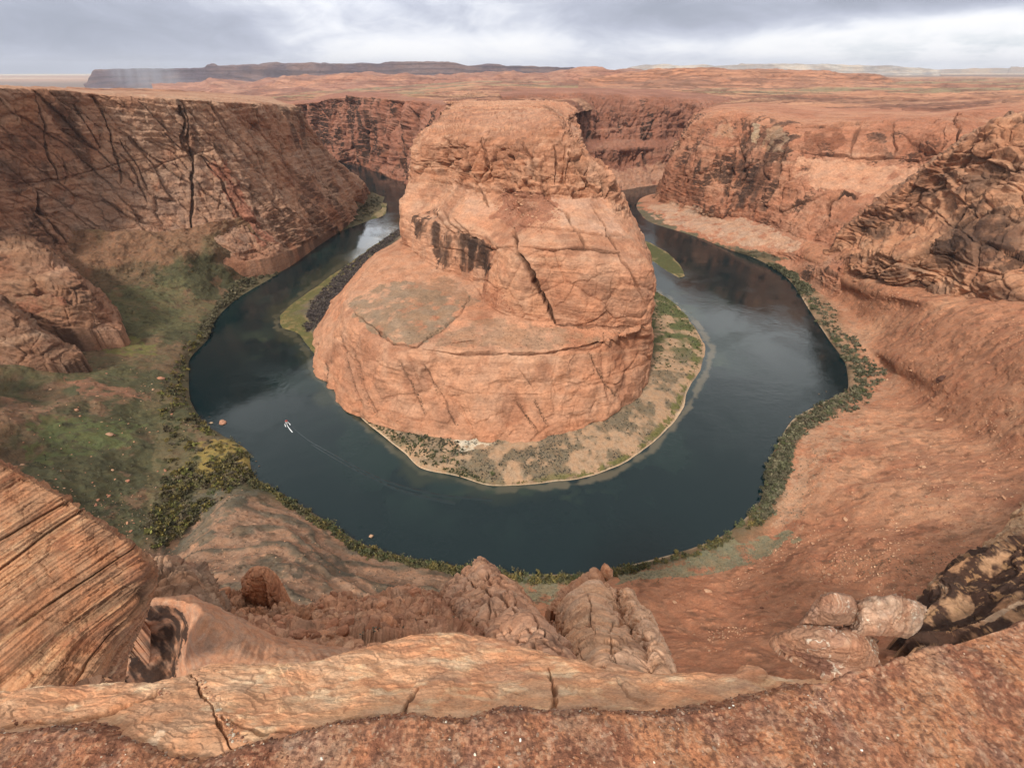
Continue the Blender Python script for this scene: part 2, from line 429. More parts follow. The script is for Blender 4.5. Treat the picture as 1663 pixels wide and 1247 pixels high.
def cliff_disp(a=8.0, s=55.0, st=2.0, th=7.0, cr=6.0, crs=45.0, fine=1.6, off=0.0, tilt=(0, 0), bl=3.5, fs=None, fst=(1, 1, 2.2), shear=(0, 0)):
    def f(P, N):
        steep = 1 - np.abs(N[:, 2]); steep = ss(steep, 0.12, 0.5)
        Q = P.copy(); Q[:, 2] *= 0.55
        h = fbm(Q, s, 4, off=off) * a * (0.25 + 0.75 * steep)
        h += strata(P, th, tilt, off=off) * st * (0.35 + 0.65 * steep)
        P2 = P.copy(); P2[:, 0] += shear[0] * P[:, 2]; P2[:, 1] += shear[1] * P[:, 2]
        f1, e1 = facets(P2, fs or crs * .9, fst, .10, off)
        f2, e2 = facets(P2, (fs or crs * .9) * .36, (1, 1, 1.4), .12, off + 5, 9)
        h += steep * (f1 * bl * 2.0 + f2 * bl * .75) - (e1 * cr * .55 + e2 * cr * .22) * steep
        h += fbm(P, 7.0, 4, .6, off=off + 1) * fine
        f.e = np.maximum(e1, e2 * .6) * steep
        return h
    return f
def rock_color(base, alt, varn=0.4, tilt=(0, 0), th=9.0, off=0.0, pale=0.25, band=None, crk=0.55, crs=45.0, vs=1.0):
    def f(P, N, h):
        steep = ss(1 - np.abs(N[:, 2]), 0.2, 0.65)
        c = mixa(np.tile(base, (len(P), 1)), alt, ss(fbm(P, 80.0, 4, off=off) + 0.35 * strata(P, th, tilt), -0.5, 0.6))
        c = mixa(c, PALE, pale * ss(strata(P, th * 1.7, tilt, off=off + 3), 0.2, 0.7))
        c = mixa(c, DKRED, 0.45 * ss(fbm(P, 30.0, 4, off=off + 8), 0.12, 0.7))
        Q = P.copy(); Q[:, 2] *= 0.28
        v = fbm(Q, 26.0 * vs, 4, off=off + 2) + 0.55 * fbm(P, 140.0, 2, off=off + 6)
        c = mixa(c, VARN, np.clip(varn * 1.3 * ss(v, 0.18, 0.62) * steep, 0, .92))
        c = mixa(c, c * .55, crk * .5 * cracks(P, crs * .4, 3, .08, off=off) * steep)
        return c
    return f

# ---------------------------------------------------------------- the horseshoe rock
mesa_cols = [
 [('W',-205,1250,-3),('W',-200,1250,40),('W',-190,1250,90),('W',-185,1250,110),('W',-175,1240,160),('W',-165,1230,190),('W',-150,1250,215),('W',-120,1300,222),('W',-190,1520,226)],
 [(642,393,0),(648,397,45),(652,395,76),(655,391,85),('Y',659,312,738),('Y',668,275,765),('Y',697,213,805),('Y',722,181,1050),('W',-140,1520,226)],
 [(605,418,3),(604,421,62),(628,415,80),(668,402,86),('Y',698,338,695),('Y',722,284,715),('Y',722,224,745),('Y',742,182,1000),('W',-110,1520,227)],
 [(560,465,3),(583,452,66),(640,438,80),(712,438,86),('Y',742,346,612),('Y',768,292,642),('Y',755,227,685),('Y',770,182,1000),('W',-80,1520,228)],
 [(518,525,3),(568,490,66),(655,475,79),(760,451,85),('Y',786,354,588),('Y',815,302,622),('Y',800,228,668),('Y',812,180,1000),('W',-50,1520,228)],
 [(501,562,-1),(575,520,66),(680,510,78),(790,492,84),('Y',833,369,536),('Y',848,322,566),('Y',843,230,622),('Y',845,180,1000),('W',-20,1520,228)],
 [(512,612,-2),(598,543,66),(712,538,76),(828,513,85),('Y',870,370,498),('Y',880,319,548),('Y',880,216,614),('Y',868,180,1000),('W',10,1520,228)],
 [(560,664,-1),(638,562,68),(752,552,76),(864,520,84),('Y',905,372,484),('Y',922,318,545),('Y',906,203,618),('Y',890,180,980),('W',40,1520,228)],
 [(622,692,5),(695,572,70),(800,554,76),(905,523,84),('Y',950,385,476),('Y',955,318,550),('Y',925,216,628),('Y',902,186,930),('W',70,1520,228)],
 [(720,711,8),(758,578,70),(860,556,76),(958,530,83),('Y',1003,404,468),('Y',990,320,556),('Y',938,240,638),('Y',916,200,890),('W',90,1520,228)],
 [(840,719,8),(845,576,72),(930,553,77),(1005,534,82),('Y',1035,414,466),('Y',1007,338,568),('Y',953,263,652),('Y',930,220,890),('W',110,1520,228)],
 [(940,702,8),(930,568,73),(985,550,77),(1033,536,81),('Y',1055,432,466),('Y',1022,354,580),('Y',968,283,668),('Y',944,250,890),('W',130,1520,226)],
 [(1015,664,8),(998,552,74),(1028,541,77),(1050,534,80),('Y',1062,455,470),('Y',1038,380,592),('Y',982,302,690),('Y',955,264,900),('W',150,1520,222)],
 [(1050,612,8),(1056,560,44),(1057,549,58),(1057,538,72),('Y',1063,470,480),('Y',1047,400,615),('Y',995,322,712),('Y',963,280,920),('W',165,1520,215)],
 [('W',190,600,3),('W',182,605,40),('W',172,610,75),('W',166,615,95),('W',150,660,125),('W',128,760,150),('W',105,840,175),('W',85,950,195),('W',175,1500,210)],
 [('W',205,900,-3),('W',195,905,40),('W',182,910,75),('W',175,915,95),('W',160,920,125),('W',145,950,150),('W',125,1000,180),('W',100,1080,205),('W',180,1490,205)],
]
for c_ in mesa_cols:
    a_, b_ = np.array(pt(c_[0])), np.array(pt(c_[1])); m_ = a_ * .5 + b_ * .5
    c_[1:1] = [('W', *(a_ * .8 + b_ * .2 + [0, 0, .04 * (b_[2] - a_[2])])), ('W', m_[0], m_[1], m_[2] + .03 * (b_[2] - a_[2]))]
for c_ in mesa_cols[:-2]:
    w_ = [np.array(pt(q)) for q in c_]           # 0,1,2 base  3 rim 4 terrace 5 foot 6 brow 7 cliff foot 8 rim 9 top 10 back
    def mix_(a_, b_, h_, z_): return ('W', a_[0] + (b_[0] - a_[0]) * h_, a_[1] + (b_[1] - a_[1]) * h_, a_[2] + (b_[2] - a_[2]) * z_)
    n_ = c_[:6] + [mix_(w_[5], w_[6], .10, .26), mix_(w_[5], w_[6], .42, .80)] + c_[6:8] + [mix_(w_[7], w_[8], .16, .42), mix_(w_[7], w_[8], .5, .80)] + c_[8:]
    c_[:] = n_
for c_ in mesa_cols[-2:]:
    w_ = [np.array(pt(q)) for q in c_]
    c_[:] = c_[:6] + [mix_(w_[5], w_[6], .3, .3), mix_(w_[5], w_[6], .7, .7)] + c_[6:8] + [mix_(w_[7], w_[8], .3, .3), mix_(w_[7], w_[8], .7, .7)] + c_[8:]
g_mesa = [
 ([(832,372),(842,402),(855,428),(872,465),(888,497),(904,521)], 4.5, 16, .75),
 ([(838,368),(900,372),(960,378),(1010,385)], 2.5, 3, .2),
 ([(845,402),(900,405),(960,402),(1000,412),(1008,411)], 3, 6, .5),
 ([(720,345),(745,375),(760,395)], 2.6, 5, .4), ([(736,352),(765,385),(790,402),(838,402)], 2.6, 4, .35),
 ([(700,340),(730,372),(742,400)], 2.4, 4, .35),
 ([(918,345),(935,372),(952,403)], 2.2, 4, .45), ([(960,330),(985,370),(1003,408)], 2.2, 4, .4), ([(885,320),(915,345),(930,365)], 2, 3, .3),
 ([(770,290),(785,320),(795,335)], 2.2, 4, .4), ([(752,230),(762,262),(775,290)], 4, 8, .5), ([(782,222),(790,262),(800,290)], 3, 6, .4),
 ([(850,232),(858,262),(868,292)], 4, 7, .5), ([(820,235),(832,270)], 3, 6, .4), ([(900,235),(905,265),(898,300)], 3, 5, .4), ([(920,250),(945,285),(980,308)], 4, 7, .45),
 ([(700,292),(745,300),(800,312),(900,314),(985,316)], 3.0, 4, .2),
 ([(1003,410),(1030,455),(1052,500)], 2.2, 4, .35),
 ([(903,524),(950,532),(1000,530),(1035,533)], 2.6, 3, .5),
 ([(575,506),(605,530),(640,560),(680,563),(700,545),(722,534)], 2.5, 4, .5),
 ([(690,566),(745,576),(800,572),(850,577),(900,572),(960,560),(1005,545)], 2.6, 5, .45),
 ([(722,534),(745,512),(765,478)], 2, 2, .3),
 ([(552,545),(560,580),(575,620),(590,660)], 2.0, 3, .5), ([(570,565),(585,600),(600,650),(615,680)], 1.8, 2.5, .5),
 ([(527,590),(528,620)], 1.8, 2, .5), ([(655,590),(675,640),(690,670)], 1.5, 1.5, .5), ([(688,592),(712,635),(742,690)], 1.7, 2, .65),
 ([(845,600),(870,635)], 1.5, 1.5, .4), ([(842,652),(872,700)], 1.7, 2, .6), ([(870,650),(890,690)], 1.5, 1.5, .5),
 ([(955,575),(978,610),(1003,645)], 1.7, 2, .6), ([(760,452),(790,458),(815,470)], 2, 2, .3),
 ([(640,262),(690,262),(760,258)], 2, 2, .2), ([(690,240),(780,238),(900,230)], 2, 3, .2), ([(700,222),(800,210),(905,210)],2.2,4,.25),
 ([(540,560),(640,600),(760,640),(880,640),(1000,610),(1045,590)], 2.0, 1.2, .08),
]
p_mesa = [
 ([(672,262),(700,222),(760,226),(845,228),(905,205),(940,235),(985,312),(905,316),(780,298),(700,292)], A(.40,.185,.10), .5),
 ([(805,300),(900,315),(905,345),(860,378),(830,368),(800,345)], A(.30,.13,.08), .85, 1.4),
 ([(745,295),(800,330),(790,350),(760,345)], A(.46,.27,.20), .5),
 ([(900,320),(985,318),(1010,385),(920,370)], A(.48,.29,.22), .55),
 ([(585,480),(640,455),(735,455),(770,480),(722,530),(690,560),(640,557),(600,530),(572,505)], GREY, .85),
 ([(720,540),(790,520),(880,528),(985,545),(940,562),(850,570),(745,568),(700,560)], A(.30,.19,.13), .6),
 ([(600,425),(660,400),(730,450),(790,500),(770,520),(735,480),(640,450),(590,470)], A(.40,.20,.12), .6),
 ([(665,372),(690,390),(735,440),(765,448),(800,445),(790,400),(740,372),(690,345)], VARN*1.2, .9, 1.6),
 ([(760,400),(790,395),(800,435),(770,450)], VARN*.9, .95, 1.2),
 ([(800,400),(845,410),(870,470),(890,510),(830,500),(800,450)], A(.47,.25,.155), .6),
 ([(842,222),(858,225),(856,262),(840,262)], VARN*1.4, .7, .7),
 ([(945,245),(985,300),(930,262)], VARN*1.8, .4), ([(690,225),(905,200),(940,240),(900,262),(760,262),(690,262)], A(.30,.14,.085), .55, 1.3), ([(720,180),(910,180),(930,215),(860,205),(720,205)], A(.33,.16,.10), .5, 1.2), ([(1003,410),(1060,440),(1060,520),(1010,520)], A(.40,.20,.13), .4),
 ([(545,545),(600,560),(640,650),(610,680),(570,640),(545,590)], A(.36,.18,.115), .5),
]
md = cliff_disp(a=6.0, s=60, st=.7, th=6.0, cr=2.6, crs=60, fine=0.7, off=1.0, tilt=(0.05, 0.1), bl=1.1, fst=(1, 1, .7))
def mesa_disp(P, N):
    h = md(P, N)
    z = P[:, 2]; up = ss(z, 150, 175)
    Q = P.copy(); Q[:, 2] *= 0.6
    f1, e1 = facets(P, 22, (1, 1, 1.3), .15, 3.3, 4); f2, e2 = facets(P, 8, (1, 1, .8), .15, 8.3, 5)
    h += up * ss(1 - np.abs(N[:, 2]), .10, .40) * (f1 * 5.5 + f2 * 1.3 - e1 * 3.8 - e2 * 1.0 + (saw(z / 11 + fbm(P, 50, 2) * .6) - .5) * 3.5)    # broken upper cliff
    tp = ss(z, 205, 225) * ss(np.abs(N[:, 2]), .6, .9); Qt = P * np.array([.6, 1, 0])
    h += tp * ((saw(fbm(Qt, 55, 4, off=2) * 4, .12) - .5) * 3.4 + f2 * .9)
    low = ss(z, 72, 60)
    h -= low * ss(fbm(P, 35, 3, off=12), 0.3, 0.7) * 3
    flat = ss(np.abs(N[:, 2]), 0.8, 0.95) * ss(z, 60, 70) * ss(z, 110, 100)
    return h * (1 - 0.6 * flat)
mc = rock_color(A(.445,.215,.128), A(.46,.25,.165), varn=0.16, off=1.0, tilt=(0.05, 0.1), pale=0.22, crk=0.25, crs=48)
patch('mesa', mesa_cols, M_MESA, mesa_disp, mc, dens=1.25, grooves=g_mesa, paint=p_mesa,
      label='great orange sandstone mesa standing inside the river bend')

# ---------------------------------------------------------------- canyon walls across the river
def wallcol(base, rim, prof, back):
    b = np.array(pt(base)); r = np.array(pt(rim)); out = []
    for hx, hz in prof:
        out.append(('W', b[0] + (r[0] - b[0]) * hx, b[1] + (r[1] - b[1]) * hx, b[2] + (r[2] - b[2]) * hz))
    out.append(('W', *pt(back))); return out
pr = [(0, 0), (.30, .16), (.42, .42), (.62, .66), (.8, .86), (1, 1)]
bl = [wallcol(b, r, pr, k) for b, r, k in [
 (('W',-950,2150,-4), ('Y',420,170,2300), ('Y',430,160,2900)),
 ((550,267,-4), ('Y',492,168,2080), ('Y',500,158,2700)),
 ((579,270,-4), ('Y',560,159,2000), ('Y',570,150,2700)),
 ((626,289,-4), ('Y',620,161,1800), ('Y',640,152,2500)),
 ((659,305,-4), ('Y',680,166,1640), ('Y',690,158,2200)),
 (('W',-285,1300,-4), ('Y',718,172,1500), ('Y',730,162,2000)),
 (('W',-210,1200,-4), ('Y',770,176,1380), ('Y',780,166,1800))]]
wc = rock_color(A(.28,.12,.08), A(.33,.155,.11), varn=0.85, off=21, pale=0.12, crk=.7, crs=60, vs=1.2)
patch('canyon_wall', bl, M_ROCK, cliff_disp(a=20, s=110, st=2.5, th=12, cr=14, crs=60, fine=2.5, off=21, bl=7, fst=(1, 1, 3.2)), wc, dens=1.3,
      label='far canyon wall left of the mesa, streaked with dark varnish', taper=(0, 0, 0.05, 0.12),
      grooves=[([(612,175),(618,220),(625,262)], 3, 10, .6), ([(655,180),(650,230),(648,280)], 3, 10, .6), ([(560,250),(575,238),(595,255)], 2.5, 8, .7), ([(670,175),(672,230),(668,270)], 4, 10, .6)])
pr2 = [(0, 0), (.38, .25), (.44, .42), (.66, .54), (.78, .80), (1, 1)]
br = [wallcol(b, r, pr2, k) for b, r, k in [
 (('W',100,1330,-4), ('Y',815,160,1560), ('Y',810,150,2300)),
 (('W',170,1380,-4), ('Y',857,156,1640), ('Y',850,146,2300)),
 (('W',215,1420,-4), ('Y',925,153,1690), ('Y',920,143,2400)),
 ((1010,313,-4), ('Y',1010,156,1740), ('Y',1005,144,2500)),
 ((1064,304,-4), ('Y',1090,161,1790), ('Y',1090,146,2600)),
 (('W',640,1620,-4), ('Y',1160,164,1880), ('Y',1160,150,2700)),
 (('W',960,1850,-4), ('Y',1260,168,2100), ('Y',1260,156,2800))]]
patch('canyon_wall', br, M_ROCK, cliff_disp(a=16, s=100, st=4, th=14, cr=12, crs=55, fine=2.5, off=31, bl=6.5, fst=(1, 1, 2.4)),
      rock_color(A(.26,.115,.078), A(.32,.15,.105), varn=0.95, off=31, pale=0.12, crk=.7, crs=60, vs=1.0), dens=1.3, taper=(0, 0, 0.05, 0.12),
      label='far canyon wall behind the right side of the mesa, dark streaked rim',
      paint=[([(950,275),(1090,270),(1070,310),(1000,312)], A(.42,.24,.17), .7)])

# left wall
lw = [
 [('W',-800,1650,-4),('W',-790,1640,40),('W',-780,1620,90),('W',-780,1600,140),('W',-770,1560,190),('Y',452,169,1330),('Y',440,163,1700),('Y',430,160,2100)],
 [(600,316,-4),('Y',590,300,1390),('Y',566,276,1345),('Y',540,252,1290),('Y',515,225,1230),('Y',480,174,1150),('Y',455,165,1350),('Y',440,158,1700)],
 [(590,346,0),('Y',560,325,1170),('Y',532,290,1170),('Y',507,252,1150),('Y',482,217,1120),('Y',446,170,1080),('Y',430,162,1250),('Y',400,155,1600)],
 [(518,386,14),('Y',495,350,960),('Y',466,300,970),('Y',441,252,975),('Y',425,217,970),('Y',408,168,960),('Y',395,160,1150),('Y',370,152,1500)],
 [(440,418,30),('Y',418,362,830),('Y',397,305,855),('Y',382,252,870),('Y',372,212,880),('Y',362,166,890),('Y',350,158,1080),('Y',330,150,1400)],
 [(335,432,42),('Y',322,372,770),('Y',316,312,800),('Y',312,256,820),('Y',310,212,830),('Y',308,162,840),('Y',300,155,1020),('Y',280,149,1350)],
 [(245,440,50),('Y',234,372,730),('Y',229,312,757),('Y',226,256,775),('Y',226,207,785),('Y',228,159,795),('Y',215,152,970),('Y',200,147,1300)],
 [(150,445,56),('Y',148,372,700),('Y',145,312,722),('Y',143,256,735),('Y',143,202,745),('Y',145,152,755),('Y',130,148,920),('Y',120,145,1250)],
 [(60,455,62),('Y',60,372,660),('Y',60,312,680),('Y',60,256,690),('Y',60,202,700),('Y',60,147,710),('Y',50,143,850),('Y',40,141,1150)],
 [(-60,470,72),('Y',-50,380,600),('Y',-40,312,620),('Y',-40,250,640),('Y',-30,200,650),('Y',-20,142,660),('Y',-20,139,800),('Y',-30,138,1100)],
 [(-250,500,90),('Y',-230,400,520),('Y',-220,312,540),('Y',-200,250,560),('Y',-190,190,580),('Y',-180,137,590),('Y',-190,135,720),('Y',-200,134,1000)],
 [(-600,520,100),('Y',-560,400,430),('Y',-540,312,450),('Y',-520,250,470),('Y',-500,190,480),('Y',-480,130,490),('Y',-500,129,620),('Y',-500,128,900)],
]
g_lw = [([(298,165),(305,215),(312,262),(312,320),(312,370),(310,420)], 3.4, 10.4, 0.49),([(292,168),(300,230),(308,262)], 6.0, 9.6, 0.33), ([(345,165),(352,185)], 2.5, 5.6, 0.33),
 ([(60,160),(72,210),(75,250),(98,298)], 2.5, 7.2, 0.45), ([(150,155),(172,200),(190,260),(200,300)], 2.2, 6.4, 0.39), ([(195,250),(225,290),(238,330)], 2.2, 4.8, 0.39),
 ([(325,250),(360,290),(385,340),(420,380),(450,405)], 3.4, 8.0, 0.33), ([(340,165),(372,215),(400,250),(440,300)], 2.5, 6.4, 0.39), ([(400,190),(440,230),(475,270)], 2.5, 5.6, 0.33),
 ([(405,210),(430,270),(450,330),(470,370)], 2.2, 5.6, 0.39), ([(455,225),(480,290),(490,340)], 2.2, 4.8, 0.33), ([(120,170),(145,215),(160,240)], 2.1, 4.8, 0.33),
 ([(0,292),(60,298),(110,290),(170,270),(230,262)], 2.5, 4.0, 0.23), ([(195,225),(215,262),(240,300),(240,310)], 2.0, 4.8, 0.33),
 ([(55,308),(62,345),(100,385),(140,428)], 3.4, 8.0, 0.33), ([(100,255),(110,282),(105,300)], 2.1, 4.0, 0.26), ([(260,210),(300,245)], 1.9, 4.0, 0.26),
 ([(265,255),(290,270),(310,285)], 1.7, 3.2, 0.26), ([(505,225),(530,262),(570,300)], 2.1, 4.0, 0.20), ([(225,285),(270,262),(350,240)], 1.9, 2.4, 0.13)]
p_lw = [([(0,215),(60,230),(80,300),(20,320),(0,320)], VARN*1.8, .6),
 ([(290,160),(318,162),(318,255),(300,240)], VARN*1.3, .6), ([(20,195),(70,205),(70,250),(30,240)], VARN*2.5, .5),
 ([(80,300),(200,270),(310,270),(400,260),(450,330),(440,400),(330,420),(150,430),(60,360)], A(.34,.215,.165), .65, 2),
 ([(460,250),(520,232),(560,290),(540,300),(480,280)], A(.42,.27,.21), .8),
 ([(345,270),(360,262),(420,360),(450,400),(430,395),(380,345)], A(.30,.12,.075), .8),
 ([(230,280),(330,245),(350,255),(250,292)], A(.42,.27,.2), .6),
 ([(0,160),(60,160),(70,260),(40,240),(0,200)], A(.38,.19,.10), .4, 2)]
patch('canyon_wall', lw, M_ROCK, cliff_disp(a=7, s=60, st=1.3, th=7, cr=5.0, crs=42, fine=1.3, off=41, tilt=(0.12, 0), bl=3.4, shear=(.35, .45), fst=(1, 1, 3.0)),
      rock_color(A(.36,.195,.13), A(.41,.25,.18), varn=0.45, off=41, pale=0.15, crk=.45, crs=42), dens=1.25, grooves=g_lw, paint=p_lw,
      skirt=35, label='tall fractured left canyon wall above green talus, long vertical crack', taper=(0, 0, 0.03, 0.1))

# right buttress
rb = [
 [('W',640,1520,-4),('W',640,1520,5),('W',625,1500,45),('W',615,1500,100),('W',605,1500,150),('Y',1162,178,1540),('Y',1200,168,1900)],
 [(1048,316,-4),(1056,318,4),(1064,318,14),('Y',1076,285,1335),('Y',1096,243,1350),('Y',1134,183,1390),('Y',1172,170,1850)],
 [(1008,328,-4),(1050,338,4),(1132,342,28),('Y',1150,300,1140),('Y',1160,240,1165),('Y',1192,182,1215),('Y',1232,168,1650)],
 [(1030,360,-4),(1080,358,5),(1215,354,34),('Y',1215,300,1070),('Y',1220,250,1095),('Y',1238,194,1145),('Y',1292,171,1550)],
 [(1100,378,-4),(1150,385,6),(1290,382,42),('Y',1290,310,970),('Y',1300,260,1010),('Y',1310,206,1070),('Y',1370,176,1450)],
 [(1170,404,-4),(1215,408,8),(1345,395,50),('Y',1360,322,890),('Y',1375,270,960),('Y',1400,205,1030),('Y',1450,176,1400)],
 [(1225,424,-4),(1270,425,8),(1400,402,70),('Y',1430,332,820),('Y',1460,282,890),('Y',1498,203,960),('Y',1520,180,1300)],
 [(1262,445,-4),(1300,450,6),(1480,420,98),('Y',1540,340,700),('Y',1575,280,790),('Y',1552,195,930),('Y',1600,173,1250)],
 [(1290,470,-4),(1340,480,6),(1600,440,103),('Y',1680,340,620),('Y',1700,262,720),('Y',1600,200,960),('Y',1680,165,1200)],
 [(1300,480,-4),(1380,500,6),(1800,450,110),('Y',1850,340,600),('Y',1900,250,680),('Y',1750,178,900),('Y',1850,158,1200)],
]
g_rb = [([(1178,340),(1182,290),(1195,240)], 3, 9, .4), ([(1215,196),(1208,250),(1200,330)], 4, 8, .3), ([(1280,235),(1262,290),(1240,345)], 4, 9, .4),
 ([(1290,210),(1350,205),(1440,198),(1550,196)], 3, 8, .3), ([(1300,250),(1400,255),(1450,258),(1500,262),(1540,255)], 3, 10, .35),
 ([(1448,200),(1455,240),(1450,262)], 3, 6, .4), ([(1400,205),(1385,235),(1380,255)], 3, 6, .4), ([(1552,180),(1556,210),(1558,245)], 5, 14, .6),
 ([(1350,360),(1345,330),(1370,312),(1395,325)], 4, 9, .4), ([(1120,200),(1105,225),(1095,250)],3,6,.4)]
p_rb = [([(1195,210),(1220,192),(1290,205),(1285,250),(1260,280),(1250,310),(1215,345),(1185,335),(1190,260)], VARN*1.2, .75, 1.5),
 ([(1220,200),(1232,200),(1228,230),(1218,228)], A(.40,.30,.22), .8, .4), ([(1165,200),(1190,200),(1185,228),(1160,225)], A(.42,.30,.21), .7, .5), ([(1240,205),(1285,210),(1270,245),(1240,240)], A(.36,.25,.18), .6, 1.),
 ([(1060,300),(1090,270),(1130,290),(1130,335),(1085,328)], DKRED, .7, 1.2), ([(1095,240),(1130,195),(1200,190),(1190,235)], A(.33,.15,.09), .6),
 ([(1300,255),(1400,262),(1500,275),(1560,300),(1480,330),(1380,310),(1300,300)], A(.50,.28,.19), .8, 1.2),
 ([(1300,225),(1350,210),(1380,225),(1330,250),(1300,252)], DKRED*.8, .7), ([(1400,215),(1425,215),(1445,250),(1405,240)], VARN*1.4, .7),
 ([(1480,225),(1540,245),(1520,258),(1480,250)], DKRED, .6),
 ([(1056,330),(1100,332),(1190,352),(1260,375),(1300,395),(1280,415),(1200,400),(1120,372),(1060,352)], A(.45,.30,.23), .75, 1),
 ([(1010,325),(1040,330),(1050,345),(1100,372),(1200,405),(1280,425),(1240,428),(1170,405),(1100,385),(1030,362)], A(.13,.12,.085), .9, .7)]
rbd = cliff_disp(a=10, s=70, st=1.3, th=8, cr=6, crs=60, fine=1.8, off=51, bl=3.5)
def rb_disp(P, N): return rbd(P, N) * ss(P[:, 2], -4, 32)
patch('canyon_wall', rb, M_ROCK, rb_disp,
      rock_color(A(.37,.165,.10), A(.41,.205,.13), varn=0.62, off=51, pale=0.2, crk=.4, crs=60), dens=1.25, grooves=g_rb, paint=p_rb, taper=(0, 0, 0, 0.1),
      label='right canyon wall with a dark stained buttress above the pale bank')

# striated ridge on the right
ro = [
 [(1322,444,12),(1324,444,12),(1326,446,10),(1328,448,8),(1330,450,6)],
 [('Y',1370,375,850),('Y',1376,362,770),('Y',1383,390,745),('Y',1370,418,715),(1350,455,20)],
 [('Y',1438,318,840),('Y',1446,318,725),('Y',1450,362,690),('Y',1432,420,612),(1420,478,45)],
 [('Y',1488,284,850),('Y',1498,282,705),('Y',1510,342,652),('Y',1510,420,560),(1500,493,60)],
 [('Y',1542,240,850),('Y',1550,236,680),('Y',1562,310,622),('Y',1562,402,540),(1570,505,78)],
 [('Y',1600,205,850),('Y',1610,203,650),('Y',1622,300,580),('Y',1622,402,505),(1650,512,97)],
 [('Y',1690,175,850),('Y',1700,176,620),('Y',1702,290,540),('Y',1712,392,480),(1740,512,112)],
 [('Y',1850,135,850),('Y',1850,132,580),('Y',1850,262,500),('Y',1850,382,440),(1880,512,138)],
]
def rf(P):
    Q = P.copy(); Q[:, 0] -= .9 * P[:, 2]; a_, b_ = facets(Q, 34, (1.6, 1, .7), .12, 6.1); c_, d_ = facets(Q, 12, (1.6, 1, .7), .12, 2.1); return a_ * 5.5 + c_ * 1.0 - b_ * 4.0 - d_ * .6
def ro_disp(P, N):
    u, v, d = proj(P)
    s = P[:, 2] * 0.80 - P[:, 0] * 0.55 + P[:, 1] * 0.10 + fbm(P, 60, 3, off=2) * 10      # slabs dipping to the left
    q = np.stack([s / 11.0, P[:, 0] / 160, P[:, 1] / 160], 1)
    h = vn(q) * 3.5 + (saw(s / 16.0 + fbm(P, 80, 3, off=2) * 1.6) - .5) * 6 * ss(fbm(P, 60, 2, off=33), -.5, .3) + (saw(s / 5.5 + fbm(P, 50, 3, off=5) * 1.8) - .5) * 2.0
    return (h + fbm(P, 35, 4, off=61) * 5 + rf(P) + fbm(P, 8, 3) * 1.0)
def ro_color(P, N, h):
    c = rock_color(A(.41,.20,.115), A(.44,.24,.15), varn=0.25, off=61, pale=.15, crk=.15)(P, N, h)
    s = P[:, 2] * 0.80 - P[:, 0] * 0.55 + P[:, 1] * 0.10 + fbm(P, 60, 3, off=2) * 10
    q = np.stack([s / 9.0, P[:, 0] / 90, P[:, 1] / 90], 1)
    return mixa(c, VARN * 1.5, .6 * ss(vn(q) + .3 * fbm(P, 40, 3), .15, .55))
patch('rock_ridge', ro, M_ROCK, ro_disp, ro_color, skirt=30, dens=1.25, taper=(0.08, 0, 0, 0.05), kind=None,
      label='slanting ridge of layered orange rock with dark stains, high at the right edge', cat='rock outcrop',
      grooves=[([(1663,260),(1590,320),(1530,380),(1480,430)], 4, 8, .4), ([(1600,215),(1540,290),(1500,330)], 4, 7, .4), ([(1500,300),(1450,350),(1400,400)],4,7,.3)],
      paint=[([(1555,330),(1640,330),(1640,400),(1600,410),(1540,405)], VARN*1.6, .75, 1.3), ([(1510,400),(1560,380),(1570,410),(1530,440)], VARN, .7, 1.2),
             ([(1620,410),(1700,405),(1700,450),(1640,445)], VARN, .8, 1.2), ([(1480,290),(1540,250),(1540,290),(1480,330)], VARN*1.8, .6, 1.4), ([(1640,200),(1700,190),(1700,260)], VARN*1.6, .5)])

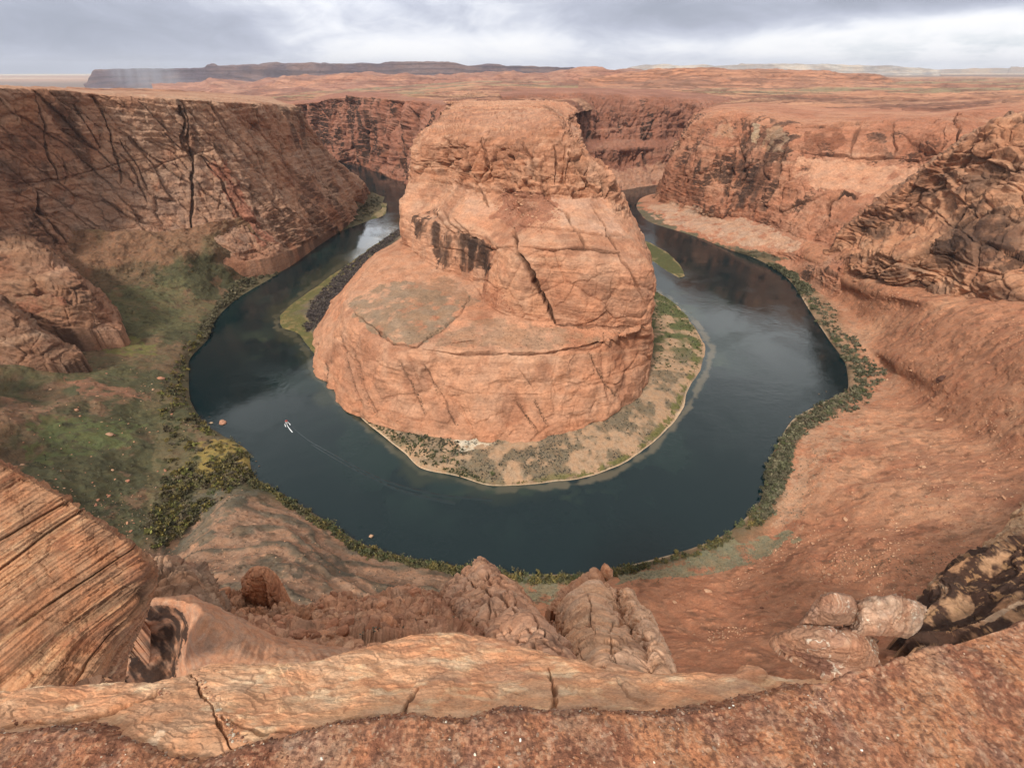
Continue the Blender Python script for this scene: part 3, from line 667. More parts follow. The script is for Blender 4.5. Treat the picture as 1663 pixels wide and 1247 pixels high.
# ---------------------------------------------------------------- slopes
def zz(c, z0=-3, z1=3): return [(c[0][0], c[0][1], z0), (c[1][0], c[1][1], z1)] + list(c[2:])
slope = [zz(c) for c in [
 [(1180,405),(1195,403),(1225,398,9),(1290,390,34),(1350,400,48),(1420,380,66)],
 [(1225,424),(1240,420),(1275,418,9),(1340,430,38),(1430,450,61),(1500,450,78)],
 [(1255,440),(1270,438),(1310,440,9),(1400,470,44),(1530,487,82),(1700,475,108)],
 [(1281,465),(1300,462),(1345,475,9),(1450,500,48),(1600,512,97),(1800,495,135)],
 [(1308,504),(1322,503),(1385,520,9),(1480,550,45),(1640,562,103),(1900,545,160)],
 [(1341,552),(1352,550),(1400,560,9),(1500,600,48),(1663,622,98),(1950,612,160)],
 [(1371,596),(1380,597),(1432,600,10),(1530,650,48),(1700,692,100),(1980,692,150)],
 [(1373,624),(1384,632),(1435,635,10),(1540,690,48),(1700,752,95),(1980,780,150)],
 [(1335,648),(1342,658),(1375,672,10),(1480,730,45),(1663,820,95),(1950,880,145)],
 [(1284,676),(1292,688),(1322,702,10),(1430,780,45),(1620,900,95),(1850,1000,150)],
 [(1262,712),(1270,722),(1308,737,10),(1400,830,45),(1560,950,95),(1750,1080,150)],
 [(1241,755),(1252,765),(1300,780,10),(1370,880,45),(1480,1010,95),(1600,1150,145)],
 [(1232,800),(1245,812),(1282,830,10),(1320,920,42),(1380,1030,85),(1450,1180,140)],
 [(1172,860),(1185,875),(1250,890,10),(1260,960,38),(1280,1050,80),(1300,1200,140)],
 [(1100,891),(1105,903),(1150,925,10),(1150,990,38),(1150,1070,80),(1150,1200,140)],
 [(1017,913),(1017,924),(1040,945,10),(1040,1010,38),(1040,1090,80),(1040,1200,140)],
 [(939,928),(939,938),(930,965,12),(930,1020,38),(930,1090,80),(930,1200,140)],
 [(857,928),(857,938),(850,965,12),(850,1020,40),(830,1090,80),(830,1200,140)],
 [(740,913),(738,924),(730,945,12),(700,1000,42),(690,1090,85),(690,1200,140)],
 [(605,883),(603,894),(590,915,14),(560,960,42),(530,1060,85),(500,1200,140)],
 [(512,828),(507,838),(490,860,20),(460,900,42),(420,1000,80),(380,1150,130)],
 [(435,782),(428,790,4),(385,822,26),(335,885,42),(280,960,75),(200,1080,120)],
 [(416,772),(404,778,3),(365,798,12),(305,862,14),(262,905,20),(120,1000,60)],
 [(411,735),(395,735,3),(300,760,12),(180,805,30),(60,830,55),(-200,860,110)],
 [(366,705),(350,706,3),(270,700,12),(150,725,32),(0,752,60),(-300,780,120)],
 [(337,689),(325,685,3),(262,650,12),(140,662,35),(-50,672,70),(-400,680,140)],
 [(312,640),(300,635,3),(262,622,12),(130,602,35),(-60,585,75),(-450,580,150)],
 [(312,593),(300,590,3),(285,588,10),(150,572,30),(0,540,60),(-300,480,130)],
 [(343,550),(332,548,3),(308,540,10),(200,520,32),(60,480,65),(-200,400,130)],
 [(352,528),(340,524,3),(324,515,10),(235,478,38),(130,434,72),(0,370,115)],
 [(385,493),(375,485,3),(358,478,10),(300,458,37),(230,428,66),(180,380,100)],
 [(446,455),(435,448,3),(412,443,10),(372,432,34),(330,414,58),(290,370,95)],
 [(482,430),(472,424,3),(457,418,10),(432,408,32),(402,392,54),(380,360,85)],
 [(512,400),(504,394,3),(495,388,10),(480,378,25),(465,363,45),(440,340,70)],
 [(563,377),(555,370,3),(545,362,8),(530,350,22),(515,335,40),(500,310,60)],
 [(618,354),(605,347,3),(592,338,7),(575,327,20),(560,312,35),(545,295,50)],
 [(632,322),(618,318,3),(603,312,5),(588,308,12),(575,300,25),(560,285,40)],
]]
for c in slope:
    if len(c) == 7: c.pop()
def fixcol(c):
    out = []
    for k, q in enumerate(c):
        q = tuple(q)
        if len(q) == 4: q = (q[0], q[1], q[3])       # explicit z given
        out.append(q)
    return out
slope = [fixcol(c) for c in slope]
def slope_disp(P, N):
    k = ss(P[:, 2], 2, 22)
    h = fbm(P, 55, 4, off=71) * 3.5 * k + fbm(P, 12, 4, off=72) * .5 * (0.25 + .75 * k)
    # shallow runnels going down slope
    ang = np.arctan2(P[:, 0] - 0, P[:, 1] - 560); q = np.stack([ang * 30, P[:, 2] * 0.012, P[:, 1] * 0 + 3], 1)
    h += (np.abs(vn(q)) - .3) * 1.3 * k
    near = ss(P[:, 1], 280, 200) * ss(P[:, 0], 40, -20)
    h += near * np.sin(P[:, 2] * 0.55 + P[:, 0] * .06 + fbm(P, 40, 3) * 5) * 0.9 * k
    lf = ss(P[:, 0], -235, -300); h += lf * k * (fbm(P, 50, 4, off=75) * 4.5 + ridged(P, 30, 3, off=76) * 1.5) + ss(P[:, 2], 38, 62) * ss(P[:, 0], -200, -260) * (fbm(P, 60, 3, off=78) * 14 + ridged(P, 22, 4, off=79) * 4)
    h += ss(fbm(P, 5.0, 2, off=77), .5, .8) * .6 * k
    return h
def slope_color(P, N, h):
    n = len(P)
    right = ss(P[:, 0], -60, 40)
    f1 = fbm(P, 70, 4, off=81); f2 = fbm(P, 16, 4, off=82)
    cr = mixa(np.tile(A(.36,.17,.098), (n, 1)), A(.42,.225,.14), ss(f1, -.1, .8))
    cr = mixa(cr, A(.30,.125,.07), .6 * ss(f2, .2, .7))
    cl = mixa(np.tile(A(.17,.115,.072), (n, 1)), A(.105,.098,.056), ss(f1 + f2 * .7, -.45, .2)) * .9
    cl = mixa(cl, A(.25,.135,.085), .8 * ss(P[:, 2] + f2 * 14, 52, 72))
    cl = mixa(cl, A(.23,.13,.085), .6 * ss(fbm(P, 26, 5, .6, off=84), .32, .6))
    cl = mixa(cl, GREEN, .5 * ss(fbm(P, 50, 3, off=85), .2, .6))
    near = ss(P[:, 1], 285, 250) * (1 - right) * ss(P[:, 0], -262, -235)
    cn = mixa(np.tile(A(.30,.18,.125), (n, 1)), A(.17,.13,.10), ss(np.sin(P[:, 2] * 0.55 + P[:, 0] * .06 + fbm(P, 40, 3) * 5) + f2, -.1, 1.0))
    cl = mixa(cl, cn, near)
    c = mixa(cl, cr, right)
    c = mixa(c, c * A(1.2, 1.15, 1.1), .8 * ss(fbm(P, 4.5, 3, off=87), .25, .6)); c = mixa(c, c * .6, .7 * ss(fbm(P, 7, 4, off=89), .3, .6))
    # damp, shrubby ground just above the water
    low = ss(P[:, 2], 8, 3.5)
    c = mixa(c, A(.13,.11,.07), low * .8)
    c = mixa(c, BEACH * .8, ss(P[:, 2], 1.6, .5) * ss(fbm(P, 45, 3, off=86), .05, .35) * right)
    return c
p_slope = [
 ([(80,545),(140,530),(255,560),(250,578),(160,572),(100,565)], LIME, .55, .8), ([(170,470),(300,455),(350,500),(310,530),(240,540),(190,515)], GREEN*1.25, .55, 1.5),
 ([(0,585),(280,575),(270,600),(120,625),(0,620)], GREEN, .5, 1.2), ([(40,690),(150,680),(250,690),(170,740),(60,755)], A(.13,.15,.06), .6, 1.6),
 ([(330,720),(400,712),(412,760),(340,780),(300,760)], A(.30,.22,.06), .8), ([(0,640),(100,660),(30,700),(0,700)], A(.27,.15,.10), .7),
 ([(110,610),(240,645),(240,660),(130,640)], A(.28,.13,.085), .7), ([(260,690),(330,700),(320,800),(255,880),(230,860)], A(.16,.13,.075), .8),
 ([(300,810),(380,790),(430,800),(360,860),(280,900)], A(.14,.125,.10), .7, 1.2), ([(285,850),(300,845),(290,890),(262,900)], A(.36,.19,.11), .7, .5),
 ([(480,905),(560,900),(560,930),(470,935)], A(.12,.10,.08), .7, 1.5),
 ([(1285,465),(1345,475),(1395,520),(1430,590),(1470,620),(1400,680),(1340,690),(1330,650)], A(.38,.24,.17), .4, 1.2),
 ([(1300,690),(1420,690),(1330,760),(1300,850),(1260,850)], A(.42,.27,.19), .55, 1.6),
 ([(1180,880),(1290,860),(1250,905),(1170,925),(1000,950),(1000,930),(1100,915)], A(.21,.20,.14), .8, .9),
 ([(840,935),(960,940),(960,980),(840,980)], A(.21,.20,.14), .8, .9),
 ([(1100,930),(1250,960),(1200,1100),(1060,1100)], A(.40,.17,.09), .5, 2.),
 ([(1440,700),(1663,780),(1663,840),(1500,800)], A(.33,.15,.09), .5, 2)]
patch('talus_slope', slope, M_TAL, slope_disp, slope_color, dens=1.25, paint=p_slope, label='bare talus slopes and shrubby flats ringing the outer river bank')

# left outcrops above the flats
def bulge_disp(a, s, off, st=1.0, th=5.0, tilt=(0, 0), cr=0.0, crs=30):
    def f(P, N):
        f1, e1 = facets(P, s * .8, (1.4, 1, .8), .12, off * .1)
        h = fbm(P, s, 4, off=off) * a * .6 + f1 * a * .7 - e1 * a * .35 + strata(P, th, tilt, warp=th * .6, off=off) * st + fbm(P, s * .2, 3, off=off) * a * .25
        if cr: h -= cracks(P, crs, 2.0, off=off) * cr
        return h
    return f
loA = [
 [('Y',-150,360,640),('Y',-150,385,560),('Y',-150,440,520),('Y',-150,500,500),(-150,560,80)],
 [('Y',0,380,620),('Y',0,402,530),('Y',-5,440,505),('Y',0,482,482),('Y',0,520,465)],
 [('Y',70,395,620),('Y',72,418,535),('Y',72,455,508),('Y',75,492,480),('Y',80,535,465)],
 [('Y',125,440,600),('Y',132,455,530),('Y',135,480,510),('Y',140,505,495),('Y',140,535,478)],
 [('Y',190,505,560),('Y',192,512,530),('Y',195,520,520),('Y',198,528,510),('Y',195,540,500)]]
patch('rock_outcrop', loA, M_ROCK, bulge_disp(5, 30, 91, 2.2, 5, (.4, .2), 1, 25), rock_color(A(.27,.145,.09), A(.31,.17,.115), varn=.45, off=91, crk=.3), kind=None,
      skirt=35, label='arched brown rock outcrop at the foot of the left canyon wall', cat='rock outcrop', dens=1.2,
      grooves=[([(20,480),(60,465),(110,480),(125,498)], 5, 9, .5)], paint=[([(20,480),(70,470),(120,490),(60,520),(20,510)], A(.30,.12,.07), .6)])
loB = [
 [('Y',-160,450,500),('Y',-160,470,440),('Y',-160,520,415),('Y',-160,560,400),(-160,610,85)],
 [('Y',0,485,480),('Y',0,498,435),('Y',0,535,415),('Y',0,560,405),('Y',0,594,392)],
 [('Y',65,528,470),('Y',66,538,432),('Y',68,558,418),('Y',68,572,412),('Y',68,592,402)],
 [('Y',125,565,450),('Y',132,574,430),('Y',134,578,426),('Y',134,582,424),('Y',130,590,420)]]
patch('rock_outcrop', loB, M_ROCK, bulge_disp(4, 25, 95, 2.0, 4, (.5, .2), 1, 25), rock_color(A(.23,.125,.08), A(.27,.15,.10), varn=.45, off=95, crk=.3), kind=None,
      skirt=35, label='dark brown wedge of rock at the left edge below the arched outcrop', cat='rock outcrop', dens=1.2)

# ---------------------------------------------------------------- inner bank (beach) round the mesa
bank = [
 [(640,372,-3),(648,372,1.5),(655,380,5),(665,392,9)],
 [(571,420,-3),(580,421,1.5),(600,425,5),(640,430,9)],
 [(500,470,-3),(512,470,1.5),(545,475,5),(600,475,9)],
 [(448,516,-3),(460,514,1.5),(500,515,4),(570,530,9)],
 [(452,534,-3),(462,530,1.5),(495,535,3),(570,550,9)],
 [(480,545,-3),(483,540,1),(500,548,2),(575,575,8)],
 [(497,567,-3),(499,566,-1),(520,575,1),(580,600,8)],
 [(508,602,-3),(512,600,-1),(540,600,1),(600,620,8)],
 [(560,662,-3),(568,658,0),(590,650,4),(650,640,8)],
 [(600,697,-3),(608,692,1),(630,680,6),(690,660,9)],
 [(653,741,-3),(660,734,1),(690,715,7),(730,680,10)],
 [(683,767,-3),(688,758,1),(730,735,7),(770,690,10)],
 [(740,778,-3),(744,770,1),(765,750,7),(800,700,10)],
 [(800,795,-3),(802,786,1),(812,765,7),(835,705,10)],
 [(840,794,-3),(840,785,1),(850,760,7),(860,705,10)],
 [(935,786,-3),(932,776,1),(920,745,7),(905,695,10)],
 [(1000,767,-3),(993,757,1),(970,725,7),(940,680,10)],
 [(1056,732,-3),(1048,724,1),(1020,700,7),(970,655,10)],
 [(1117,664,-3),(1106,662,1),(1070,650,7),(1000,625,10)],
 [(1124,640,-3),(1112,636,1),(1080,625,7),(1010,600,10)],
 [(1150,597,-3),(1135,595,1),(1095,590,7),(1010,575,10)],
 [(1157,567,-3),(1140,562,1),(1100,555,6),(1010,545,9)],
 [(1152,555,-3),(1136,550,1),(1095,530,5),(1010,520,9)],
 [(1132,526,-3),(1118,522,1),(1085,505,5),(1010,500,9)],
 [(1101,491,-3),(1090,489,1),(1070,480,4),(1010,470,9)],
 [(1064,472,-3),(1058,470,1),(1045,465,3),(1000,450,9)],
]
def bank_disp(P, N): return fbm(P, 18, 4, off=101) * .7 * ss(P[:, 2], -3, 3) + fbm(P, 60, 2, off=102) * .5
def bank_color(P, N, h):
    n = len(P); f = fbm(P, 14, 4, off=103); g = fbm(P, 5, 3, off=104)
    u, v, d = proj(P)
    c = mixa(np.tile(A(.36,.24,.165), (n, 1)), A(.215,.16,.115), ss(f, -.35, .35))
    c = mixa(c, A(.16,.13,.095), .55 * ss(f + g * .8, .1, .6) * ss(P[:, 2], 2.5, 4.5))
    right = ss(P[:, 0], 60, 90)
    grn = ss(P[:, 2], .6, 1.2) * ss(P[:, 2], 4.0, 2.6)
    c = mixa(c, A(.15,.14,.05), grn * (.2 + .7 * ss(P[:, 0], 10, 60)) * ss(g + f, -.3, .25))
    left = ss(P[:, 0], -215, -250)
    c = mixa(c, A(.125,.115,.045), left * ss(P[:, 2], 4, 2.5)); c = mixa(c, A(.24,.17,.08), left * .7 * ss(g + f * .5, .1, .5) * ss(P[:, 2], 3, 1.5)); c = mixa(c, A(.10,.085,.07), left * ss(P[:, 2], 2.8, 4))
    c = mixa(c, BEACH, ss(P[:, 2], .9, .3) * ss(P[:, 1], 480, 400))
    farr = ss(P[:, 1], 470, 560) * right
    c = mixa(c, A(.10,.115,.045), farr * ss(f, -.5, .3) * .9)
    return c
patch('river_bank', bank, M_TAL, bank_disp, bank_color, dens=1.3, label='sandy inner bank with grey scrub around the foot of the mesa',
      paint=[([(745,715),(775,700),(795,705),(800,725),(750,735)], A(.56,.50,.44), .7, 1.), ([(600,690),(640,725),(690,765),(800,792),(790,797),(670,775),(610,710)], A(.50,.33,.225), .8, .4)])
# green island bar, right channel
isl = [[(1022,385,-2),(1025,386,0),(1028,387,.3),(1027,389,0),(1024,390,-2)],
 [(1045,388,-2),(1048,393,1.2),(1050,400,1.8),(1046,408,1.2),(1042,418,-2)],
 [(1080,405,-2),(1078,410,1.2),(1074,418,1.8),(1068,425,1.2),(1062,432,-2)],
 [(1105,428,-2),(1102,431,1),(1096,436,1.5),(1088,440,1),(1082,444,-2)],
 [(1113,447,-2),(1112,448,.5),(1108,450,.6),(1104,451,.4),(1100,452,-2)]]
patch('sand_bar', isl, M_TAL, lambda P, N: fbm(P, 14, 3) * .35, lambda P, N, h: mixa(np.tile(A(.10,.10,.042), (len(P), 1)), A(.27,.20,.11), ss(fbm(P, 18, 4) + (1.0 - P[:, 2]) * .7, .0, .6)), dens=1.3,
      label='low grassy bar in the water right of the mesa')
spit = [[(560,378,-2),(570,366,1),(585,352,1.8)],[(585,362,-2),(592,356,1.4),(600,346,2)],[(610,358,-2),(612,352,1.4),(612,344,2)],[(628,350,-2),(626,344,1),(620,338,1.8)],[(632,330,-2),(626,330,.8),(616,328,1.5)]]
patch('sand_bar', spit, M_TAL, lambda P, N: fbm(P, 14, 3) * .35, lambda P, N, h: mixa(np.tile(A(.11,.11,.045), (len(P), 1)), A(.26,.20,.12), ss(fbm(P, 22, 4), -.1, .5)), dens=1.3,
      label='green spit below the left wall where the river narrows')

# ---------------------------------------------------------------- plateau to the horizon
RY = [2600, 3600, 5200, 8000, 14000, 50000]
near = {-700: (900, 262), -300: (1050, 262), 0: (1150, 268), 150: (1250, 262), 300: (1450, 252), 420: (2200, 196), 500: (2350, 196), 620: (2150, 204), 740: (1750, 212),
        800: (1450, 222), 900: (1500, 224), 1000: (2000, 220), 1100: (2100, 214), 1200: (1700, 196), 1300: (1450, 205), 1400: (1300, 208),
        1520: (1200, 214), 1663: (1050, 232), 1900: (950, 245), 2300: (800, 252)}
pl = []
for uu, (Yn, zn) in near.items():
    cc = []
    X = (uu - W0 / 2) / F
    def wp(Y, z):
        # choose x so the column keeps its pixel u at this depth
        d = Y * CP - (z - CH) * SP; return ('W', X * d, Y, z)
    cc.append(wp(Yn * .92, zn - 25)); cc.append(wp(Yn, zn))
    k_ = min(max((uu - 380) / 420, 0), 1); zs_ = [a_ + (b_ - a_) * k_ for a_, b_ in zip((175, 140, 90, 30, -10, -60), (208, 206, 204, 196, 170, 90))]
    for Y, z in zip(RY, zs_):
        if Y > Yn * 1.15: cc.append(wp(Y, z))
        else: cc.append(wp(Yn * 1.15, zn - 2))
    pl.append(cc)
def pl_disp(P, N):
    Q = P.copy(); Q[:, 2] = 0
    k = ss(P[:, 1], 900, 2500)
    h = fbm(Q, 500, 4, off=111) * 9 * k + np.maximum(ridged(Q, 900, 4, off=112), 0) * 12 * k
    h += strata(P + fbm(Q, 120, 3)[:, None] * 12, 6) * 3
    h = np.where(P[:, 1] > 9000, fbm(Q, 3000, 3) * 12, h)
    h += fbm(Q, 70, 3, off=3) * 3
    return h
def pl_color(P, N, h):
    n = len(P); Q = P.copy(); Q[:, 2] = 0; Q[:, 0] *= .22
    f = fbm(Q, 260, 5, off=113); g = fbm(Q, 60, 4, off=114)
    c = mixa(np.tile(A(.42,.215,.135), (n, 1)), A(.30,.135,.085), ss(g, -.2, .4))
    c = mixa(c, A(.28,.225,.14), .85 * ss(f + .25 * g, -.05, .35) * ss(P[:, 1], 1500, 2600))
    c = mixa(c, A(.20,.09,.06), .75 * ss(g + .5 * fbm(Q, 22, 4), .25, .65))
    for s_, w_, k_ in ((240, .05, .6), (110, .06, .6), (520, .03, .6)): c = mixa(c, A(.17,.075,.05), k_ * np.exp(-(fbm(Q, s_, 5, .55, off=s_ * .1) / w_) ** 2) * ss(fbm(Q, s_ * 2, 2, off=4), -.4, .2))
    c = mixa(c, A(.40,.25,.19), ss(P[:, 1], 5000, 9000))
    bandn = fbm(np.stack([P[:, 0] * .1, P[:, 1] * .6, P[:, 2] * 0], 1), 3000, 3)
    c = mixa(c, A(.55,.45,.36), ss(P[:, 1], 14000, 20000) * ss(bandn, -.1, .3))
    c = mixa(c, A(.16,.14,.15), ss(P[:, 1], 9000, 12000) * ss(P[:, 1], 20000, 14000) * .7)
    return c
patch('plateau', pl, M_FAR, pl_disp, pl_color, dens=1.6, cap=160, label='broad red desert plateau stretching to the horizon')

def ridge_patch(name, prof, Y, depth, color, disp, dens=1.4, label=None, mat=M_FAR, zb=150, face=.5, kind='structure'):
    cols = []
    for u_, vt in prof:
        top = np.array(py(u_, vt, Y)); zt = top[2]; zlow = min(zb, zt - 5)
        X = top[0] / Y
        def q(dy, z): return ('W', X * (Y + dy), Y + dy, z)
        cols.append([q(-depth, zlow), q(-depth * face, zlow + (zt - zlow) * .38), q(-depth * .22, zlow + (zt - zlow) * .55), q(-depth * .08, zlow + (zt - zlow) * .95), q(0, zt), q(depth, zt - 5), q(depth * 3, zlow)])
    return patch(name, cols, mat, disp, color, dens=dens, label=label, kind=kind, skirt=120)
def far_disp(a, s, st, th):
    def f(P, N):
        Q = P.copy(); Q[:, 2] *= .25
        return fbm(Q, s, 5) * a + strata(P, th) * st - np.clip(-ridged(Q, s * .7, 3), 0, 1) * a * .6
    return f
def flatcol(c1, c2, s, banded=0.0, th=20.):
    def f(P, N, h):
        k = ss(fbm(P, s, 5, off=6), -.3, .5)
        c = mixa(np.tile(c1, (len(P), 1)), c2, k)
        if banded: c = mixa(c, c1 * .55, banded * ss(strata(P, th), .0, .4))
        return c
    return f
# big escarpment at left centre
ridge_patch('distant_mesa', [(138,140),(146,126),(152,116),(160,114),(240,113),(330,110),(338,105),(348,105),(356,108),(420,105),(480,102.5),(560,103),(620,101.5),(670,100.5),(705,101),(735,104),(760,107),(800,105.5),(850,107),(880,110),(940,112)],
    11000, 700, flatcol(A(.13,.095,.125), A(.20,.135,.14), 500, .6, 60), far_disp(30, 380, 7, 60), dens=2.2, label='long flat topped escarpment on the left horizon under rain', zb=-20, face=.35)
ridge_patch('hills', [(250,148),(330,143),(345,134),(370,135),(400,139),(440,133),(470,129),(500,128),(560,122),(590,121),(640,124),(700,126),(740,124),(770,120),(800,121),(830,119),(860,122),(930,117),(945,113),(975,111),(990,114),(1050,116)],
    5600, 1100, flatcol(A(.32,.155,.115), A(.40,.21,.15), 160, .35, 25), far_disp(34, 330, 7, 25), dens=1.8, label='low rugged red hills beyond the canyon on the left', zb=90)
ridge_patch('hills', [(940,128),(985,124),(1040,118),(1060,113),(1110,110.5),(1150,110.5),(1190,113),(1250,112.5),(1290,115),(1340,115),(1365,121),(1400,120.5),(1425,122),(1440,129),(1460,134)],
    4300, 900, flatcol(A(.42,.20,.12), A(.30,.15,.10), 160, .8, 14), far_disp(14, 220, 5, 12), dens=1.8, label='low butte of stepped red rock right of centre', zb=195)
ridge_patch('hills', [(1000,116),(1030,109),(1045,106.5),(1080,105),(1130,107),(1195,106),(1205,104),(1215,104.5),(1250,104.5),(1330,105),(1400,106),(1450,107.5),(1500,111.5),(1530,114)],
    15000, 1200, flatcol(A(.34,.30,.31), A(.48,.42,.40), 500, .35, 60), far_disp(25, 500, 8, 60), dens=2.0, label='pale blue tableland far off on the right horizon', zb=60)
ridge_patch('hills', [(1490,117),(1530,114),(1600,112),(1640,111),(1642,108.5),(1652,108.5),(1656,110),(1700,108),(1900,106)],
    22000, 1200, flatcol(A(.40,.30,.24), A(.32,.26,.24), 900, 0), far_disp(40, 900, 4, 40), dens=1.6, label='long gentle rise with tiny buttes at the right end of the horizon', zb=60)

# ---------------------------------------------------------------- river
def build_river():
    xs = np.concatenate([np.linspace(-1150, -402, 80), np.linspace(-400, 400, 560), np.linspace(403, 950, 90)]); ys = np.concatenate([np.linspace(120, 265, 50), np.linspace(266, 900, 480), np.linspace(905, 2400, 160)])
    X, Y = np.meshgrid(xs, ys, indexing='ij')
    V = np.stack([X.ravel(), Y.ravel(), np.zeros(X.size)], 1)
    u, v, d = proj(V)
    inner = [(640,372),(571,420),(500,470),(448,516),(452,534),(480,545),(497,567),(508,602),(560,662),(600,697),(653,741),(683,767),(740,778),(800,795),(935,786),(1000,767),(1056,732),(1117,664),(1150,597),(1157,567),(1132,526),(1064,472)]
    D = polydist(u, v, inner, 400)
    f = fbm(V, 30, 4, off=120); g = fbm(V, 9, 3, off=121)
    deep = A(.003, .012, .014); c = np.tile(deep, (len(V), 1))
    c = mixa(c, A(.008, .021, .020), ss(D, 120, 20) * ss(f, -.4, .5) * .9)
    c = mixa(c, A(.12, .10, .065), ss(D + g * 4, 7, 1) * .7)
    c = mixa(c, A(.030, .036, .022), ss(D + f * 14, 22, 2) * ss(V[:, 0], 60, -40) * .6)
    for (pu, pv, ru, rv) in ((690,770,30,10),(1170,600,16,30),(850,805,160,14),(1100,500,45,40),(420,560,35,25)):
        c = mixa(c, A(.022,.036,.024), ss(-np.hypot((u-pu)/ru, (v-pv)/rv), -1.3, -.2) * ss(f + g*.6, -.2, .5) * .8)
    me = mesh_np('river', V, gridfaces(len(xs), len(ys)), c)
    m = bpy.data.materials.new('water'); m.use_nodes = True; t = m.node_tree; b = t.nodes['Principled BSDF']
    at = nd(t, 'ShaderNodeAttribute'); at.attribute_name = 'Col'; t.links.new(at.outputs['Color'], b.inputs['Base Color'])
    b.inputs['IOR'].default_value = 1.36
    tc = nd(t, 'ShaderNodeTexCoord')
    big = noisen(t, tc.outputs['Object'], 1/75, 4, .6, .6)
    b.inputs['Roughness'].default_value = .07
    t.links.new(mathn(t, 'MULTIPLY_ADD', ramp(t, big, .42, .66), .16, .05), b.inputs['Roughness'])
    mp = nd(t, 'ShaderNodeMapping'); mp.inputs['Scale'].default_value = (1, 1.7, 1); mp.inputs['Rotation'].default_value = (0, 0, .25); t.links.new(tc.outputs['Object'], mp.inputs[0])
    n1 = noisen(t, mp.outputs[0], 1/5.5, 4, .6, .8); n2 = noisen(t, mp.outputs[0], 1/1.5, 3, .6)
    hgt = mathn(t, 'ADD', n1, mathn(t, 'MULTIPLY', n2, .25))
    hgt = mathn(t, 'MULTIPLY', hgt, mathn(t, 'MULTIPLY_ADD', ramp(t, big, .35, .65), .9, .15))
    bp = nd(t, 'ShaderNodeBump'); bp.inputs['Strength'].default_value = .55; bp.inputs['Distance'].default_value = .32
    t.links.new(hgt, bp.inputs['Height']); t.links.new(bp.outputs[0], b.inputs['Normal'])
    tag(link('river', me, m), 'dark green river looping round the mesa', None, None, 'structure')
    return m
M_WATER = build_river()

# swells left by the boat and by the bend: low real ripples on the water
def ribbon(name, line, width, hgt, mat, n=160, colr=(.01, .02, .022), taperw=True):
    pts = np.array([pz(u_, v_, 0) for u_, v_ in line]); tt = np.linspace(0, len(pts) - 1, n)
    P = pchip(pts[:, None, :], tt)[:, 0, :]
    T = np.gradient(P, axis=0); T /= np.linalg.norm(T, axis=1, keepdims=True)
    S = np.stack([-T[:, 1], T[:, 0], T[:, 2] * 0], 1)
    w = np.linspace(.35, 1, n) * width if taperw else np.full(n, width)
    K = 9; prof = np.linspace(-1, 1, K); rows = []
    for k in prof:
        r = P + S * (w * k)[:, None]; r[:, 2] = .02 + hgt * (math.cos(k * math.pi) * .5 + .5) * (.7 + .3 * np.sin(np.arange(n) * .7)); rows.append(r)
    V = np.stack(rows, 1).reshape(-1, 3)
    return mesh_np(name, V, gridfaces(n, K), np.tile(A(*colr), (len(V), 1)))
wl = [[(472,692),(500,715),(540,738),(590,765),(640,786),(720,805),(800,812)], [(470,696),(480,730),(492,760),(500,800),(508,812)], [(505,722),(548,748),(600,775),(660,800),(740,818)]]
w0 = link('boat_wake', ribbon('boat_wake', wl[0], 1.6, .32, None), M_WATER)
tag(w0, 'long V-shaped wake trailing behind the small boat', None, None, 'stuff')
def joinmeshes(name, meshes):
    Vs, Fs, Cs, off = [], [], [], 0
    for me in meshes:
        n = len(me.vertices); v = np.empty(n * 3, np.float32); me.vertices.foreach_get('co', v); Vs.append(v.reshape(-1, 3))
        f = np.empty(len(me.loops), np.int32); me.loops.foreach_get('vertex_index', f); Fs.append(f.reshape(-1, 4) + off); off += n
        c = np.empty(n * 4, np.float32); me.color_attributes['Col'].data.foreach_get('color', c); Cs.append(c.reshape(-1, 4)[:, :3])
    return mesh_np(name, np.concatenate(Vs), np.concatenate(Fs), np.concatenate(Cs))
arcs = [ribbon('r', wl[2], 1.8, .30, None), w0.data]
w0.data = joinmeshes('boat_wake', arcs); w0.data.materials.append(M_WATER)

